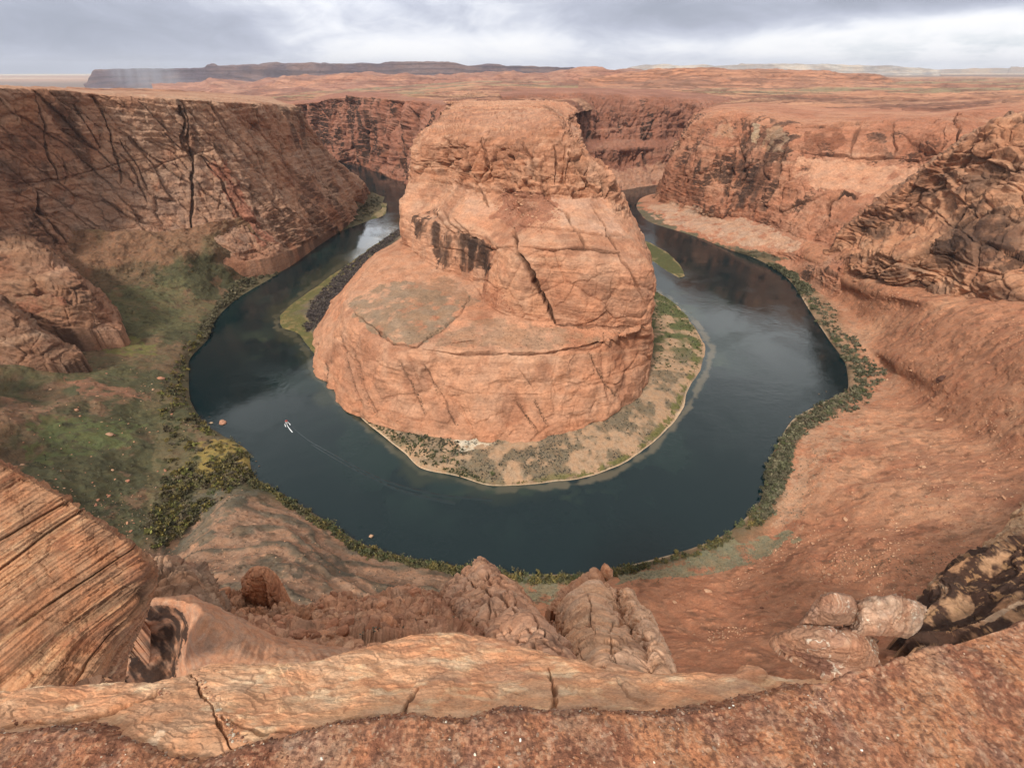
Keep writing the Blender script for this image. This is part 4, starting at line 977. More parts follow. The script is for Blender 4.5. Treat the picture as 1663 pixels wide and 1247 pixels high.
def simple_mat(name, c, rough=.5, metal=0):
    m = bpy.data.materials.new(name); m.use_nodes = True; t = m.node_tree; b = t.nodes['Principled BSDF']
    tc = nd(t, 'ShaderNodeTexCoord'); n = noisen(t, tc.outputs['Object'], 3, 4)
    t.links.new(mixc(t, mathn(t, 'MULTIPLY', n, .4), c, tuple(x * .6 for x in c)), b.inputs['Base Color'])
    b.inputs['Roughness'].default_value = rough; b.inputs['Metallic'].default_value = metal
    return m
M_WHITE = simple_mat('white_paint', (.8, .8, .78), .35); M_RED = simple_mat('red_canvas', (.45, .05, .04), .7)
M_FOAM = simple_mat('foam', (.85, .88, .9), .9); M_DARK = simple_mat('dark_motor', (.03, .03, .03), .4); M_DECK = simple_mat('grey_deck', (.35, .36, .37), .6)
M_SKIN = simple_mat('jacket', (.10, .13, .3), .8)
def build_boat():
    x, y, z = pz(465.5, 685.5, 0)
    e = bpy.data.objects.new('motor_boat', None); col_main.objects.link(e); e.location = (x, y, 0)
    tag(e, 'small white and red motor boat speeding up river ahead of its wake', 'boat')
    a = pz(480, 705, 0); hd = math.atan2(y - a[1], x - a[0]); e.rotation_euler = (0, 0, hd)
    # hull: bow at +x
    L = 5.4; st = np.linspace(0, 1, 15); rows = []
    for s in st:
        xx = -L / 2 + L * s; w = 1.25 * (1 - max(0, (s - .45) / .55) ** 2.2) + .02; sheer = .75 + .45 * s ** 2
        rows.append([(xx, -w, sheer), (xx, -w * .92, .25), (xx, -w * .5, -.1), (xx, 0, -.2), (xx, w * .5, -.1), (xx, w * .92, .25), (xx, w, sheer), (xx, w * .86, sheer), (xx, w * .8, .35), (xx, 0, .32), (xx, -w * .8, .35), (xx, -w * .86, sheer), (xx, -w, sheer)])
    V = np.array(rows); me = mesh_np('hull', V.reshape(-1, 3), gridfaces(*V.shape[:2])); link('hull', me, M_WHITE, e)
    import bmesh
    def box(name, cx, cy, cz, sx, sy, sz, mat, bev=.04, parent=e):
        bm = bmesh.new(); bmesh.ops.create_cube(bm, size=1)
        for q in bm.verts: q.co = Vector((cx + q.co.x * sx, cy + q.co.y * sy, cz + q.co.z * sz))
        bmesh.ops.bevel(bm, geom=bm.edges[:], offset=bev, segments=2, affect='EDGES')
        m = bpy.data.meshes.new(name); bm.to_mesh(m); bm.free(); return link(name, m, mat, parent)
    tr = box('transom', -L / 2, 0, .35, .12, 2.3, .9, M_WHITE)
    for k in range(3): box('seat', -1.6 + k * 1.3, 0, .62, .5, 1.7, .2, M_DECK)
    bm = bmesh.new()
    rings = []
    for s in np.linspace(-1, 1, 7):
        rings.append([bm.verts.new((-.4 + dx, s * 1.15, 2.05 - .18 * s * s + up)) for dx, up in ((-1.5, -.05), (-.7, .06), (.7, .06), (1.5, -.05))])
    for a_, b_ in zip(rings[:-1], rings[1:]):
        for k in range(3): bm.faces.new((a_[k], a_[k + 1], b_[k + 1], b_[k]))
    bmesh.ops.solidify(bm, geom=bm.faces[:], thickness=.05)
    m = bpy.data.meshes.new('canopy'); bm.to_mesh(m); bm.free(); cn = link('canopy', m, M_RED, e)
    for px, py_ in ((-1.7, -1.05), (-1.7, 1.05), (.9, -1.0), (.9, 1.0)): box('pole', px, py_, 1.35, .05, .05, 1.35, M_DECK, .01, cn)
    mo = box('outboard_motor', -L / 2 - .3, 0, .95, .45, .4, .6, M_DARK, .1)
    box('motor_leg', -L / 2 - .3, 0, .3, .18, .14, .9, M_DARK, .03, mo)
    # foam thrown by hull
    def foam(line, w):
        me = ribbon('foam', line, w, .25, None, 60, colr=(.9, .9, .9)); return me
    fm = joinmeshes('boat_foam', [foam([(463.5,686.5),(462.7,689),(463.6,691.5),(464.5,693)], .42), foam([(467,686),(469,687),(470.5,688.5),(471.5,690)], .42), foam([(465.8,688),(466.8,691),(470,696),(475,702)], .42)])
    o = link('boat_foam', fm, M_FOAM); tag(o, 'white churned foam fanning out behind the motor boat', None, None, 'stuff')
build_boat()

# ================================================================ near rocks below the rim
def sand_small(base, alt, off, s=6.0, varn=.0, pale=.2, th=.6, tilt=(0, 0), cr=.0, crs=3, white=0):
    def f(P, N, h):
        n = len(P)
        c = mixa(np.tile(base, (n, 1)), alt, ss(fbm(P, s, 4, off=off) + .3 * strata(P, th, tilt, warp=th), -.5, .6))
        c = mixa(c, PALE, pale * ss(strata(P, th * 2, tilt, warp=th, off=4), .1, .6))
        c = mixa(c, DKRED, .35 * ss(fbm(P, s * .4, 4, off=off + 4), .2, .7))
        if varn: c = mixa(c, VARN, varn * ss(fbm(P, s * .6, 4, off=off + 3), .1, .5))
        if cr: c = mixa(c, VARN * 1.4, cr * cracks(P, crs, 2, off=off))
        if white: c = mixa(c, A(.72,.66,.60), white * ss(np.sin(fbm(P, s * .8, 4, off=off + 9) * 17 + P[:, 0] * 2), .72, .97) * ss(fbm(P, s * .5, 4, off=3), .0, .45))
        return c
    return f
def near_disp(a, s, st, th, off, tilt=(0, 0), cr=0, crs=3, rid=0):
    def f(P, N):
        h = fbm(P, s, 5, off=off) * a * .7 + strata(P, th, tilt, warp=th * .5, off=off) * st
        f1, e1 = facets(P, s * .6, (1, 1, 1), .10, off * .1); f2, e2 = facets(P, s * .22, (1, 1, 1), .10, off * .1 + 3, 7)
        h += f1 * a * 1.0 + f2 * a * .35 - e1 * a * .45 - e2 * a * .2
        if rid: h += ridged(P, s * .5, 4, off=off) * rid
        if cr: h -= cracks(P, crs, 1.5, w=.04, off=off) * cr
        return h
    return f
def Y(*a): return ('Y', *a)
def far(cols, k): return [[(c[0], c[1], c[2], c[3] * k) for c in col] for col in cols]
S1, S2 = A(.53,.29,.19), A(.50,.29,.2)
# rubble saddle between the ribs
sad = [
 [Y(-200,900,22),Y(-200,960,16),Y(-200,1010,12),Y(-200,1080,8.5),Y(-200,1150,6)],
 [Y(80,930,24),Y(80,960,19),Y(80,1010,15),Y(80,1070,10),Y(80,1140,7)],
 [Y(225,1000,26),Y(232,985,24),Y(240,1010,20),Y(240,1060,15),Y(230,1120,12)],
 [Y(340,995,32),Y(350,985,28),Y(352,1005,23),Y(350,1050,16),Y(340,1120,12)],
 [Y(400,1000,36),Y(405,993,31),Y(415,1012,25),Y(420,1045,17),Y(420,1120,12)],
 [Y(480,1005,36),Y(480,998,31),Y(490,1014,25),Y(500,1050,17),Y(500,1120,12)],
 [Y(535,985,38),Y(540,970,33),Y(550,1000,26),Y(560,1050,17),Y(560,1120,12)],
 [Y(600,985,38),Y(605,972,34),Y(610,1000,26),Y(620,1050,17),Y(620,1120,12)],
 [Y(660,975,38),Y(660,962,34),Y(670,995,26),Y(680,1050,17),Y(680,1120,12)],
 [Y(720,975,40),Y(720,965,36),Y(730,1000,26),Y(740,1050,17),Y(740,1120,12)],
 [Y(790,1000,40),Y(790,1000,36),Y(800,1040,26),Y(810,1085,17),Y(810,1130,12)],
 [Y(885,1010,46),Y(885,1015,36),Y(890,1050,26),Y(900,1085,18),Y(900,1130,13)],
 [Y(1000,1040,40),Y(980,1040,32),Y(980,1060,24),Y(980,1090,17),Y(980,1130,12)],
]
patch('rubble_slope', sad, M_MID, near_disp(.75, 6, .5, 1.2, 201, cr=.35, crs=3, rid=.35), sand_small(A(.48,.245,.15), A(.46,.25,.165), 201, cr=.4, pale=.15), skirt=60, dens=1.2,
      label='broken rubbly saddle of orange rock just below the rim',
      paint=[([(690,950),(760,945),(850,1040),(830,1060),(700,1010)], A(.27,.12,.07), .7, 2), ([(600,985),(680,990),(740,1040),(620,1040)], A(.33,.16,.10), .5, 2)])
rib1 = [
 [Y(735,945,44),Y(738,935,40),Y(760,918,39.5),Y(776,908,39),Y(792,915,39.5),Y(803,930,42),Y(800,960,46)],
 [Y(715,975,34),Y(722,962,33),Y(765,945,33),Y(795,935,33),Y(822,940,34),Y(836,955,36),Y(835,985,40)],
 [Y(735,1000,27),Y(750,985,27),Y(790,975,27),Y(825,968,27),Y(850,975,28),Y(872,995,30),Y(870,1020,34)],
 [Y(780,1030,21),Y(790,1020,21),Y(820,1010,21),Y(850,1003,21),Y(880,1010,22),Y(903,1035,24),Y(900,1060,28)],
 [Y(810,1070,16.5),Y(820,1060,16.5),Y(845,1055,16.5),Y(875,1045,16.5),Y(905,1048,17),Y(930,1070,18.5),Y(930,1090,22)],
 [Y(820,1130,12.5),Y(840,1125,12.5),Y(860,1120,12.5),Y(890,1110,12.5),Y(930,1110,13),Y(965,1115,14.5),Y(965,1130,17)],
]
patch('rock_rib', rib1, M_MID, near_disp(.36, 7, .22, 1.6, 211, (.5, .3), cr=1.0, crs=4.0, rid=.25), sand_small(S1, A(.47,.27,.19), 211, cr=.55, crs=4.5, pale=.3, tilt=(.5, .3)), skirt=45, dens=1.5, kind=None,
      label='knobbly orange rock rib rising left of the boulder topped rib in the centre foreground', cat='rock outcrop',
      grooves=[([(745,925),(770,950),(820,975),(860,1010),(900,1055)], 2.2, .8, .6), ([(790,930),(830,965),(870,1015)], 2, .6, .5), ([(800,975),(790,1000)], 2, .5, .4)])
rib2 = [
 [Y(935,965,46),Y(940,955,42),Y(952,946,41),Y(966,942,40.5),Y(985,946,41),Y(1000,958,43),Y(1000,975,47)],
 [Y(905,1000,37),Y(912,982,35.5),Y(935,966,34.5),Y(962,962,34),Y(988,965,34.5),Y(1003,980,36),Y(1003,1000,40)],
 [Y(905,1020,31),Y(910,1005,30),Y(930,992,29),Y(958,985,28.5),Y(988,990,29),Y(1012,1005,30.5),Y(1012,1025,34)],
 [Y(912,1045,25),Y(918,1032,24.5),Y(935,1022,24),Y(965,1014,23.5),Y(1000,1018,24),Y(1028,1030,25),Y(1030,1050,28)],
 [Y(918,1080,19),Y(925,1065,19),Y(942,1055,18.5),Y(980,1046,18),Y(1020,1048,18.5),Y(1046,1055,19),Y(1055,1080,22)],
 [Y(925,1130,14.5),Y(930,1120,14.5),Y(955,1110,14),Y(990,1100,13.5),Y(1035,1100,14),Y(1075,1112,14.5),Y(1080,1130,17)],
]
M_RIBC = sand_small(A(.57,.33,.21), A(.60,.37,.26), 221, cr=.3, crs=8, pale=.4, th=.9)
patch('rock_rib', rib2, M_MID, near_disp(.3, 7, .14, .9, 221, (.1, .3), cr=.6, crs=8), M_RIBC, skirt=45, dens=1.5, kind=None,
      label='pale banded rock rib in the centre foreground with a boulder balanced on its tip', cat='rock outcrop',
      grooves=[([(952,960),(960,985),(958,1010),(968,1035)], 1.8, .5, .6), ([(925,1020),(960,1008),(1010,1015)], 1.8, .3, .3), ([(1000,1005),(990,1030),(1000,1070)], 1.6, .4, .4), ([(940,1040),(945,1090)], 1.6, .4, .3)])
spur = [
 [Y(884,995,44),Y(888,988,42),Y(893,990,41),Y(900,1000,40)],
 [Y(905,968,46),Y(910,966,43),Y(918,978,41),Y(922,1000,38)],
 [Y(935,945,47),Y(938,942,44),Y(945,955,42),Y(945,980,38)],
 [Y(960,925,48),Y(963,925,45),Y(966,938,43),Y(965,965,39)],
 [Y(975,928,49),Y(977,932,46),Y(978,948,44),Y(975,970,40)]]
patch('rock_spur', spur, M_MID, near_disp(.6, 6, .2, .9, 226), sand_small(A(.44,.23,.14), S1, 226), skirt=45, dens=1.6, kind=None, label='smooth orange wedge leaning against the left side of the pale banded rib', cat='rock outcrop')
finger = [
 [Y(1000,968,40),Y(1003,956,39),Y(1015,952,38.5),Y(1028,958,39),Y(1033,975,41)],
 [Y(1003,992,34),Y(1008,978,33.5),Y(1022,972,33),Y(1038,978,33.5),Y(1043,995,35)],
 [Y(1015,1012,28.5),Y(1022,1000,28),Y(1038,992,27.5),Y(1055,1000,28),Y(1062,1018,30)],
 [Y(1028,1040,23.5),Y(1036,1026,23),Y(1052,1018,22.5),Y(1070,1026,23),Y(1078,1045,25)],
 [Y(1042,1075,18.5),Y(1050,1060,18),Y(1065,1050,17.5),Y(1080,1056,18),Y(1090,1075,20)],
 [Y(1052,1135,14),Y(1060,1120,13.7),Y(1078,1110,13.4),Y(1095,1115,13.7),Y(1104,1130,15.5)]]
patch('rock_rib', finger, M_MID, near_disp(.32, 4, .16, .9, 231, (.1, .3), cr=.5, crs=4), M_RIBC, skirt=45, dens=1.6, kind=None,
      label='narrow finger of rock running down the right side of the pale banded rib', cat='rock outcrop')

def lump(seed, sub=3, a=.28, s=.9, cubic=.0, flat=(1, 1, 1)):
    import bmesh
    bm = bmesh.new(); bmesh.ops.create_icosphere(bm, subdivisions=sub, radius=1)
    V = np.array([q.co[:] for q in bm.verts]); Fq = np.array([[q.index for q in f.verts] for f in bm.faces]); bm.free()
    V = np.sign(V) * np.abs(V) ** (1 - cubic); r = np.linalg.norm(V, axis=1, keepdims=True)
    # planar facets
    rr = np.random.RandomState(seed)
    for k in range(9):
        n = rr.randn(3); n /= np.linalg.norm(n); d = .62 + rr.rand() * .3
        t = V @ n; V = V - np.maximum(t - d, 0)[:, None] * n * .9
    V = V + V * (fbm(V, s, 4, off=seed * 3.1) * a)[:, None]
    return V * np.array(flat), Fq
def boulder(name, u_, v_, Yd, size, label, base, seed, rot=0, mat=None, a=.2, zrot=0.3, cat='boulder', sub=5, varn=0):
    """single boulder: size = half extents (m)"""
    V, Fq = lump(seed, sub, a); V = V * np.array(size)
    c, s = math.cos(rot), math.sin(rot); V = V @ np.array([[c, 0, s], [0, 1, 0], [-s, 0, c]]).T
    P = np.array(pt(('Y', u_, v_, Yd) if Yd else (u_, v_, size[2] * .35)))
    W = V + P; C = sand_small(base, base * 1.12, seed, max(size) * .9, th=max(size) * .15, varn=varn, cr=.2, crs=max(size))(W, W, None)
    me = mesh_np(name, V, Fq, C); o = link(name, me, mat or M_MID); o.location = P.tolist(); tag(o, label, cat); return o
boulder('boulder', 985, 929, 44, (1.0, 1.0, 1.55), 'rounded orange boulder balanced on the tip of the pale banded rib', A(.43,.22,.13), 31, .1)
boulder('boulder', 985, 957, 39, (.85, .9, .9), 'smaller boulder wedged just below the balanced one', A(.46,.26,.17), 32)
boulder('boulder', 778, 915, 40, (1.15, .8, .7), 'pinkish block perched on top of the knobbly left rib', A(.46,.28,.22), 33, -.6)
# fin boulder
fin = [
 [Y(392,950,33),Y(391,940,31),Y(392,955,30),Y(396,975,29.4)],
 [Y(402,928,33),Y(403,925,31),Y(405,945,29.8),Y(410,978,29.2)],
 [Y(418,920,33),Y(420,919,31),Y(428,940,29.6),Y(432,980,29)],
 [Y(432,921,33.5),Y(434,922,31.5),Y(438,945,30.2),Y(442,984,29.4)],
 [Y(446,932,34),Y(448,935,32),Y(452,955,31),Y(458,987,30)],
 [Y(458,952,34),Y(461,957,32.4),Y(464,970,31.6),Y(468,989,31)]]
patch('fin_boulder', fin, M_MID, near_disp(.14, 3, .05, .5, 241, cr=.2, crs=2.5), sand_small(A(.50,.235,.125), A(.42,.19,.10), 241, cr=.4, crs=2.5, pale=.1), skirt=12, dens=2.2, kind=None,
      label='upright split orange boulder shaped like a fin standing on a small plinth', cat='boulder', grooves=[([(433,922),(430,950),(434,980)], 1.8, .35, .7)])
plinth = [
 [Y(362,990,32),Y(366,975,30),Y(368,990,28),Y(370,1015,26)],
 [Y(395,972,32),Y(397,970,30),Y(400,985,28),Y(400,1025,25)],
 [Y(440,985,33),Y(442,980,30.5),Y(445,990,28),Y(450,1030,25)],
 [Y(475,990,33),Y(480,986,30),Y(485,996,28),Y(490,1035,25)],
 [Y(500,985,33),Y(503,990,30),Y(505,1005,28),Y(512,1035,25)]]
patch('rock_plinth', plinth, M_MID, near_disp(.7, 3, .35, .8, 246, cr=.3, crs=2.5), sand_small(A(.43,.22,.13), A(.40,.2,.12), 246, cr=.4, crs=2.5), skirt=20, dens=1.8, kind=None,
      label='low blocky rock shelf under the fin shaped boulder', cat='rock outcrop')
sm = [
 [Y(200,900,26),Y(205,893,24),Y(205,930,21),Y(200,985,18)],
 [Y(240,898,26),Y(242,896,24),Y(245,940,21),Y(240,990,18)],
 [Y(285,905,26),Y(287,905,24),Y(290,945,21),Y(290,995,18)],
 [Y(315,915,26),Y(318,918,24),Y(325,955,21.5),Y(330,1000,19)],
 [Y(340,940,26),Y(343,945,24),Y(350,972,22),Y(358,1005,20)],
 [Y(362,975,26),Y(364,982,25),Y(366,992,24),Y(370,1010,22)]]
patch('rock_shoulder', sm, M_MID, near_disp(.4, 4, .35, .7, 251, (.9, .2), cr=.3, crs=3), sand_small(A(.36,.20,.13), A(.30,.19,.14), 251, cr=.3, pale=.35, th=.5, tilt=(.9, .2)), skirt=20, dens=1.5, kind=None,
      label='layered shoulder of rock behind the great striped slab on the left', cat='rock outcrop')
# sloping block; the shade in its hollow is painted into the colour
blk = [
 [Y(205,975,9.8),Y(210,972,9.2),Y(215,985,9),Y(215,1020,8.9),Y(210,1060,8.7),Y(200,1120,8.3)],
 [Y(270,972,10),Y(272,974,9.3),Y(278,990,9.3),Y(282,1020,9.5),Y(280,1060,9.2),Y(270,1120,8.6)],
 [Y(305,970,10),Y(308,975,9.2),Y(312,985,8.7),Y(304,1020,8.9),Y(296,1060,8.6),Y(290,1120,8.2)],
 [Y(335,982,10),Y(338,986,9.2),Y(335,1000,8.2),Y(322,1030,7.7),Y(312,1065,7.5),Y(310,1120,7.2)],
 [Y(395,1005,10),Y(397,1008,9.2),Y(392,1022,8.3),Y(380,1045,7.7),Y(370,1075,7.3),Y(365,1120,6.9)],
 [Y(445,1032,10),Y(447,1035,9.2),Y(445,1045,8.3),Y(440,1062,7.8),Y(435,1080,7.4),Y(430,1120,6.9)],
 [Y(510,1042,10),Y(512,1045,9.2),Y(512,1053,8.4),Y(508,1066,7.9),Y(505,1080,7.5),Y(500,1120,7)],
 [Y(565,1052,10),Y(568,1056,9.2),Y(570,1062,8.6),Y(570,1072,8.1),Y(570,1085,7.7),Y(570,1120,7.2)],
 [Y(605,1075,10),Y(606,1080,9.3),Y(608,1085,9),Y(610,1092,8.6),Y(610,1100,8.2),Y(610,1120,7.8)]]
def blk_disp(P, N):
    s = P[:, 2] * .75 - P[:, 0] * .6
    q = np.stack([s / .09, P[:, 0] / 2, P[:, 1] / 2], 1)
    return fbm(P, 1.2, 5, off=261) * .12 + vn(q) * .018
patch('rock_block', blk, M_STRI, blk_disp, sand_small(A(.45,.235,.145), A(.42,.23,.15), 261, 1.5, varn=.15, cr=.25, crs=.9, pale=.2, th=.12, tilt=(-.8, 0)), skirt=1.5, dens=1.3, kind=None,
      label='sloping reddish block with a shaded hollow painted dark beside the great striped slab', cat='rock outcrop',
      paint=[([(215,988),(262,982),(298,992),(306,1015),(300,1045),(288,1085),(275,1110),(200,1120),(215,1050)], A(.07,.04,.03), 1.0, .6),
             ([(262,976),(335,984),(440,1030),(360,1010),(318,1010),(305,985)], A(.46,.25,.16), .5, .6)])
# great striped slab, left
slab = [
 [Y(-140,670,7.4),Y(-140,678,6.3),Y(-140,780,5.8),Y(-140,900,5.2),Y(-150,1020,4.5),Y(-160,1160,3.7)],
 [Y(-30,726,7.0),Y(-32,733,6.0),Y(-34,820,5.6),Y(-38,920,5.1),Y(-44,1020,4.5),Y(-50,1150,3.6)],
 [Y(30,762,6.8),Y(28,768,5.9),Y(26,845,5.5),Y(22,930,5.1),Y(15,1020,4.5),Y(5,1138,3.6)],
 [Y(82,790,6.7),Y(80,797,5.8),Y(78,865,5.5),Y(74,940,5.1),Y(64,1025,4.5),Y(45,1125,3.6)],
 [Y(128,815,6.6),Y(126,823,5.7),Y(124,885,5.45),Y(120,950,5.1),Y(106,1030,4.5),Y(80,1115,3.7)],
 [Y(172,848,6.5),Y(170,856,5.7),Y(168,908,5.45),Y(164,962,5.1),Y(146,1030,4.6),Y(115,1108,3.8)],
 [Y(210,878,6.4),Y(208,886,5.6),Y(206,928,5.4),Y(202,972,5.15),Y(180,1030,4.7),Y(145,1100,3.9)],
 [Y(238,903,6.4),Y(236,911,5.6),Y(234,945,5.45),Y(228,982,5.25),Y(205,1035,4.9),Y(165,1095,4.1)],
 [Y(250,918,6.6),Y(250,926,6.0),Y(247,955,5.9),Y(240,992,5.8),Y(215,1045,5.6),Y(180,1100,5.2)],
 [Y(244,930,8),Y(244,940,7.6),Y(240,970,7.4),Y(232,1005,7.2),Y(205,1055,7),Y(170,1110,6.6)]]
def slab_s(P): return P[:, 2] * .80 - P[:, 0] * .52 + P[:, 1] * .18 + fbm(P, 2.5, 2, off=4) * .10
def slab_disp(P, N):
    s = slab_s(P)
    q = np.stack([s / .085, P[:, 0] / 3.5, P[:, 1] / 3.5], 1); q2 = np.stack([s / .03, P[:, 0] / 1.8, P[:, 1] / 1.8], 1)
    q3 = np.stack([s / .35, P[:, 0] / 5, P[:, 1] / 5], 1)
    h = vn(q) * .03 + vn(q2) * .016 + (saw(s / .21 + vn(q3 * .6) * 1.5) - .5) * .03 + (saw(s / .06 + vn(q3)) - .5) * .016 + vn(q3) * .06 + fbm(P, .7, 5, off=271) * .06
    f1, e1 = facets(P, .75, (1.6, 1, .8), .2, 3.1); f2, e2 = facets(P, .22, (1.5, 1, .6), .2, 1.1)
    return h * .8 + f1 * .035 + f2 * .016 - e1 * .02 - e2 * .008 + fbm(P, .06, 3) * .012 - .09 * np.exp(-((vn(q3 + 5.5) - .15) / .05) ** 2)
def slab_color(P, N, h):
    s = slab_s(P); n = len(P)
    q = np.stack([s / .05, P[:, 0] / 3, P[:, 1] / 3], 1); q2 = np.stack([s / .25, P[:, 0] / 4, P[:, 1] / 4], 1)
    q4 = np.stack([s / .018, P[:, 0] / 1.5, P[:, 1] / 1.5], 1)
    c = mixa(np.tile(A(.38,.195,.108), (n, 1)), A(.22,.11,.062), ss(.7 * vn(q) + .9 * vn(q4) + .4 * vn(q2) + .5 * fbm(P, .35, 4, off=66), -.5, .7))
    c = mixa(c, A(.52,.32,.19), .6 * ss(vn(q2 + 8) + .6 * vn(q4 + 3), .35, .9))
    c = mixa(c, DKRED, .5 * ss(fbm(P, .5, 4, off=9) + .5 * vn(q), .3, .8))
    u, v, d = proj(P)
    c = mixa(c, c * A(.62, .72, .75), .85 * ss(fbm(P, 1.6, 4, off=7) + slab_s(P) * -.25 - 1.0 + (297.0 - P[:, 2]) * .0, -9, -8) * ss(fbm(P, 1.2, 4, off=17), -.4, .3))
    return mixa(c, VARN, .5 * np.exp(-((vn(np.stack([s / .35, P[:, 0] / 5, P[:, 1] / 5], 1) + 5.5) - .15) / .05) ** 2))
patch('striped_slab', slab, M_STRI, slab_disp, slab_color, dens=1.6, kind=None, cap=400,
      label='great tilted slab of finely striped orange stone at the left edge', cat='rock outcrop')

# pale boulders, right foreground
wb1 = [
 [Y(1254,1030,18),Y(1252,1036,17),Y(1254,1042,16.6),Y(1262,1050,16.2),Y(1270,1056,16)],
 [Y(1275,1020,18),Y(1278,1024,16.6),Y(1285,1040,15.9),Y(1295,1062,15.6),Y(1300,1075,15.5)],
 [Y(1320,1016,18),Y(1322,1020,16.4),Y(1325,1045,15.2),Y(1328,1072,15.1),Y(1328,1088,15)],
 [Y(1365,1017,18),Y(1366,1021,16.3),Y(1368,1050,15),Y(1362,1080,14.8),Y(1355,1100,14.6)],
 [Y(1400,1022,18),Y(1402,1028,16.4),Y(1405,1055,15.2),Y(1398,1085,14.8),Y(1390,1110,14.5)],
 [Y(1425,1040,18),Y(1427,1048,16.8),Y(1430,1070,15.8),Y(1430,1095,15),Y(1430,1120,14.6)]]
patch('pale_boulder', far(wb1, 5.6), M_MID5, near_disp(.8, 16, .12, 2, 301, cr=.5, crs=9, rid=.4), sand_small(A(.40,.215,.14), A(.44,.26,.20), 301, 14, white=.7, pale=.3), skirt=3, dens=1.7, kind=None, cat='boulder',
      label='largest pale purple boulder with swirling white veins, right foreground', paint=[([(1262,1045),(1300,1062),(1335,1070),(1355,1085),(1350,1100),(1310,1085),(1275,1065)], A(.22,.10,.07), .8, .5)])
wb2 = [
 [Y(1302,1010,19.5),Y(1304,1012,18.8),Y(1310,1016,18.6),Y(1318,1020,18.5)],
 [Y(1334,966,20.5),Y(1336,968,19.2),Y(1338,985,18.6),Y(1330,1016,18.2)],
 [Y(1352,960,20.5),Y(1354,963,19),Y(1358,985,18.3),Y(1355,1010,18)],
 [Y(1378,966,20.5),Y(1380,970,19.1),Y(1382,990,18.4),Y(1380,1008,18.2)],
 [Y(1398,984,20.5),Y(1400,990,19.5),Y(1400,1000,19.2),Y(1398,1010,19)]]
patch('pale_boulder', far(wb2, 5.15), M_MID5, near_disp(.5, 12, .12, 2, 306, rid=.2), sand_small(A(.40,.22,.15), A(.45,.28,.22), 306, 12, white=.5), skirt=3, dens=1.8, kind=None, cat='boulder',
      label='small upright pinkish boulder behind the largest pale one', paint=[([(1300,1000),(1335,990),(1385,995),(1395,1005),(1310,1025)], A(.27,.15,.10), .7, .5)])
wb3 = [
 [Y(1370,1005,21),Y(1374,1008,20),Y(1380,1016,19),Y(1385,1024,18)],
 [Y(1400,975,21.5),Y(1402,976,20),Y(1405,998,19),Y(1405,1024,18)],
 [Y(1440,968,21.5),Y(1442,971,20),Y(1440,995,19),Y(1430,1025,18)],
 [Y(1475,973,21.5),Y(1478,978,20.3),Y(1472,1000,19.4),Y(1455,1025,18.4)],
 [Y(1500,985,22),Y(1503,990,21),Y(1500,1005,20.2),Y(1480,1030,19)]]
patch('pale_boulder', far(wb3, 5.0), M_MID5, near_disp(.7, 9, .15, 2, 311, rid=.7), sand_small(A(.40,.23,.16), A(.48,.34,.28), 311, 9, white=.9), skirt=3, dens=1.7, kind=None, cat='boulder',
      label='flat mottled white and pink rock touching the dark striped outcrop')
# dark striped outcrop right
dk = [
 [Y(1455,1035,22),Y(1456,1038,21),Y(1460,1044,20),Y(1470,1052,19),Y(1480,1060,18)],
 [Y(1500,975,26),Y(1500,980,24),Y(1503,1000,22),Y(1508,1025,20),Y(1512,1065,17)],
 [Y(1530,930,28),Y(1532,938,25.5),Y(1538,970,23),Y(1545,1010,20.5),Y(1550,1065,17)],
 [Y(1570,905,29),Y(1572,915,26),Y(1578,950,23.5),Y(1590,1000,20.5),Y(1600,1060,16.5)],
 [Y(1615,890,29),Y(1618,900,26),Y(1625,940,23.5),Y(1635,985,20.5),Y(1650,1040,16.5)],
 [Y(1670,865,29),Y(1672,875,26),Y(1680,920,23.5),Y(1690,970,20.5),Y(1710,1030,16)],
 [Y(1800,820,29),Y(1805,830,26),Y(1820,890,23.5),Y(1840,950,20),Y(1860,1000,15)]]
def dk_disp(P, N):
    s = P[:, 2] * .86 - P[:, 0] * .30 + fbm(P, 25, 2, off=8) * 2.5
    n_ = vn(P / 35.0 + 3); return (saw(s / 15 + n_ * .9) - .5) * 5.0 + (saw(s / 4.5 + n_ * 1.6) - .5) * 1.6 + fbm(P, 12, 5, off=321) * 1.4 - cracks(P, 11, 1, off=5) * .9
def dk_color(P, N, h):
    n = len(P); s = P[:, 2] * .86 - P[:, 0] * .30 + fbm(P, 25, 2, off=8) * 2.5
    f = saw(s / 15 + vn(P / 35.0 + 3) * .9)
    c = mixa(np.tile(A(.42,.24,.14), (n, 1)), A(.085,.045,.032), ss(.90 - f + fbm(P, 11, 5, .6, off=322) * .7, .0, .25))
    st = fbm(P * np.array([1, 1, .3]), 3.5, 5, .65, off=323)
    c = mixa(c, A(.38,.22,.115), .8 * ss(st, .3, .42))
    return mixa(c, A(.50,.35,.26), .7 * ss(f, .90, .99))
patch('dark_outcrop', far(dk, 5), M_MID5, dk_disp, dk_color, skirt=12, dens=1.5, kind=None, cat='rock outcrop', label='dark stained layered outcrop rising at the right edge of the foreground')
tan = [
 [Y(1540,918,34),Y(1542,922,32),Y(1545,932,30),Y(1552,945,28)],
 [Y(1575,888,36),Y(1577,892,33),Y(1582,905,30),Y(1590,925,28)],
 [Y(1620,855,37),Y(1622,860,34),Y(1626,880,31),Y(1635,905,28)],
 [Y(1663,815,38),Y(1665,822,35),Y(1670,850,32),Y(1680,890,28)],
 [Y(1800,740,38),Y(1803,750,35),Y(1810,800,32),Y(1820,860,28)]]
patch('tan_shelf', far(tan, 5), M_MID5, near_disp(1.6, 16, 1.0, 4, 331, (-.4, 0)), sand_small(A(.46,.28,.17), A(.50,.33,.22), 331), skirt=12, dens=1.4, kind=None, cat='rock outcrop', label='smooth tan rock shelf above the dark outcrop at the right edge')

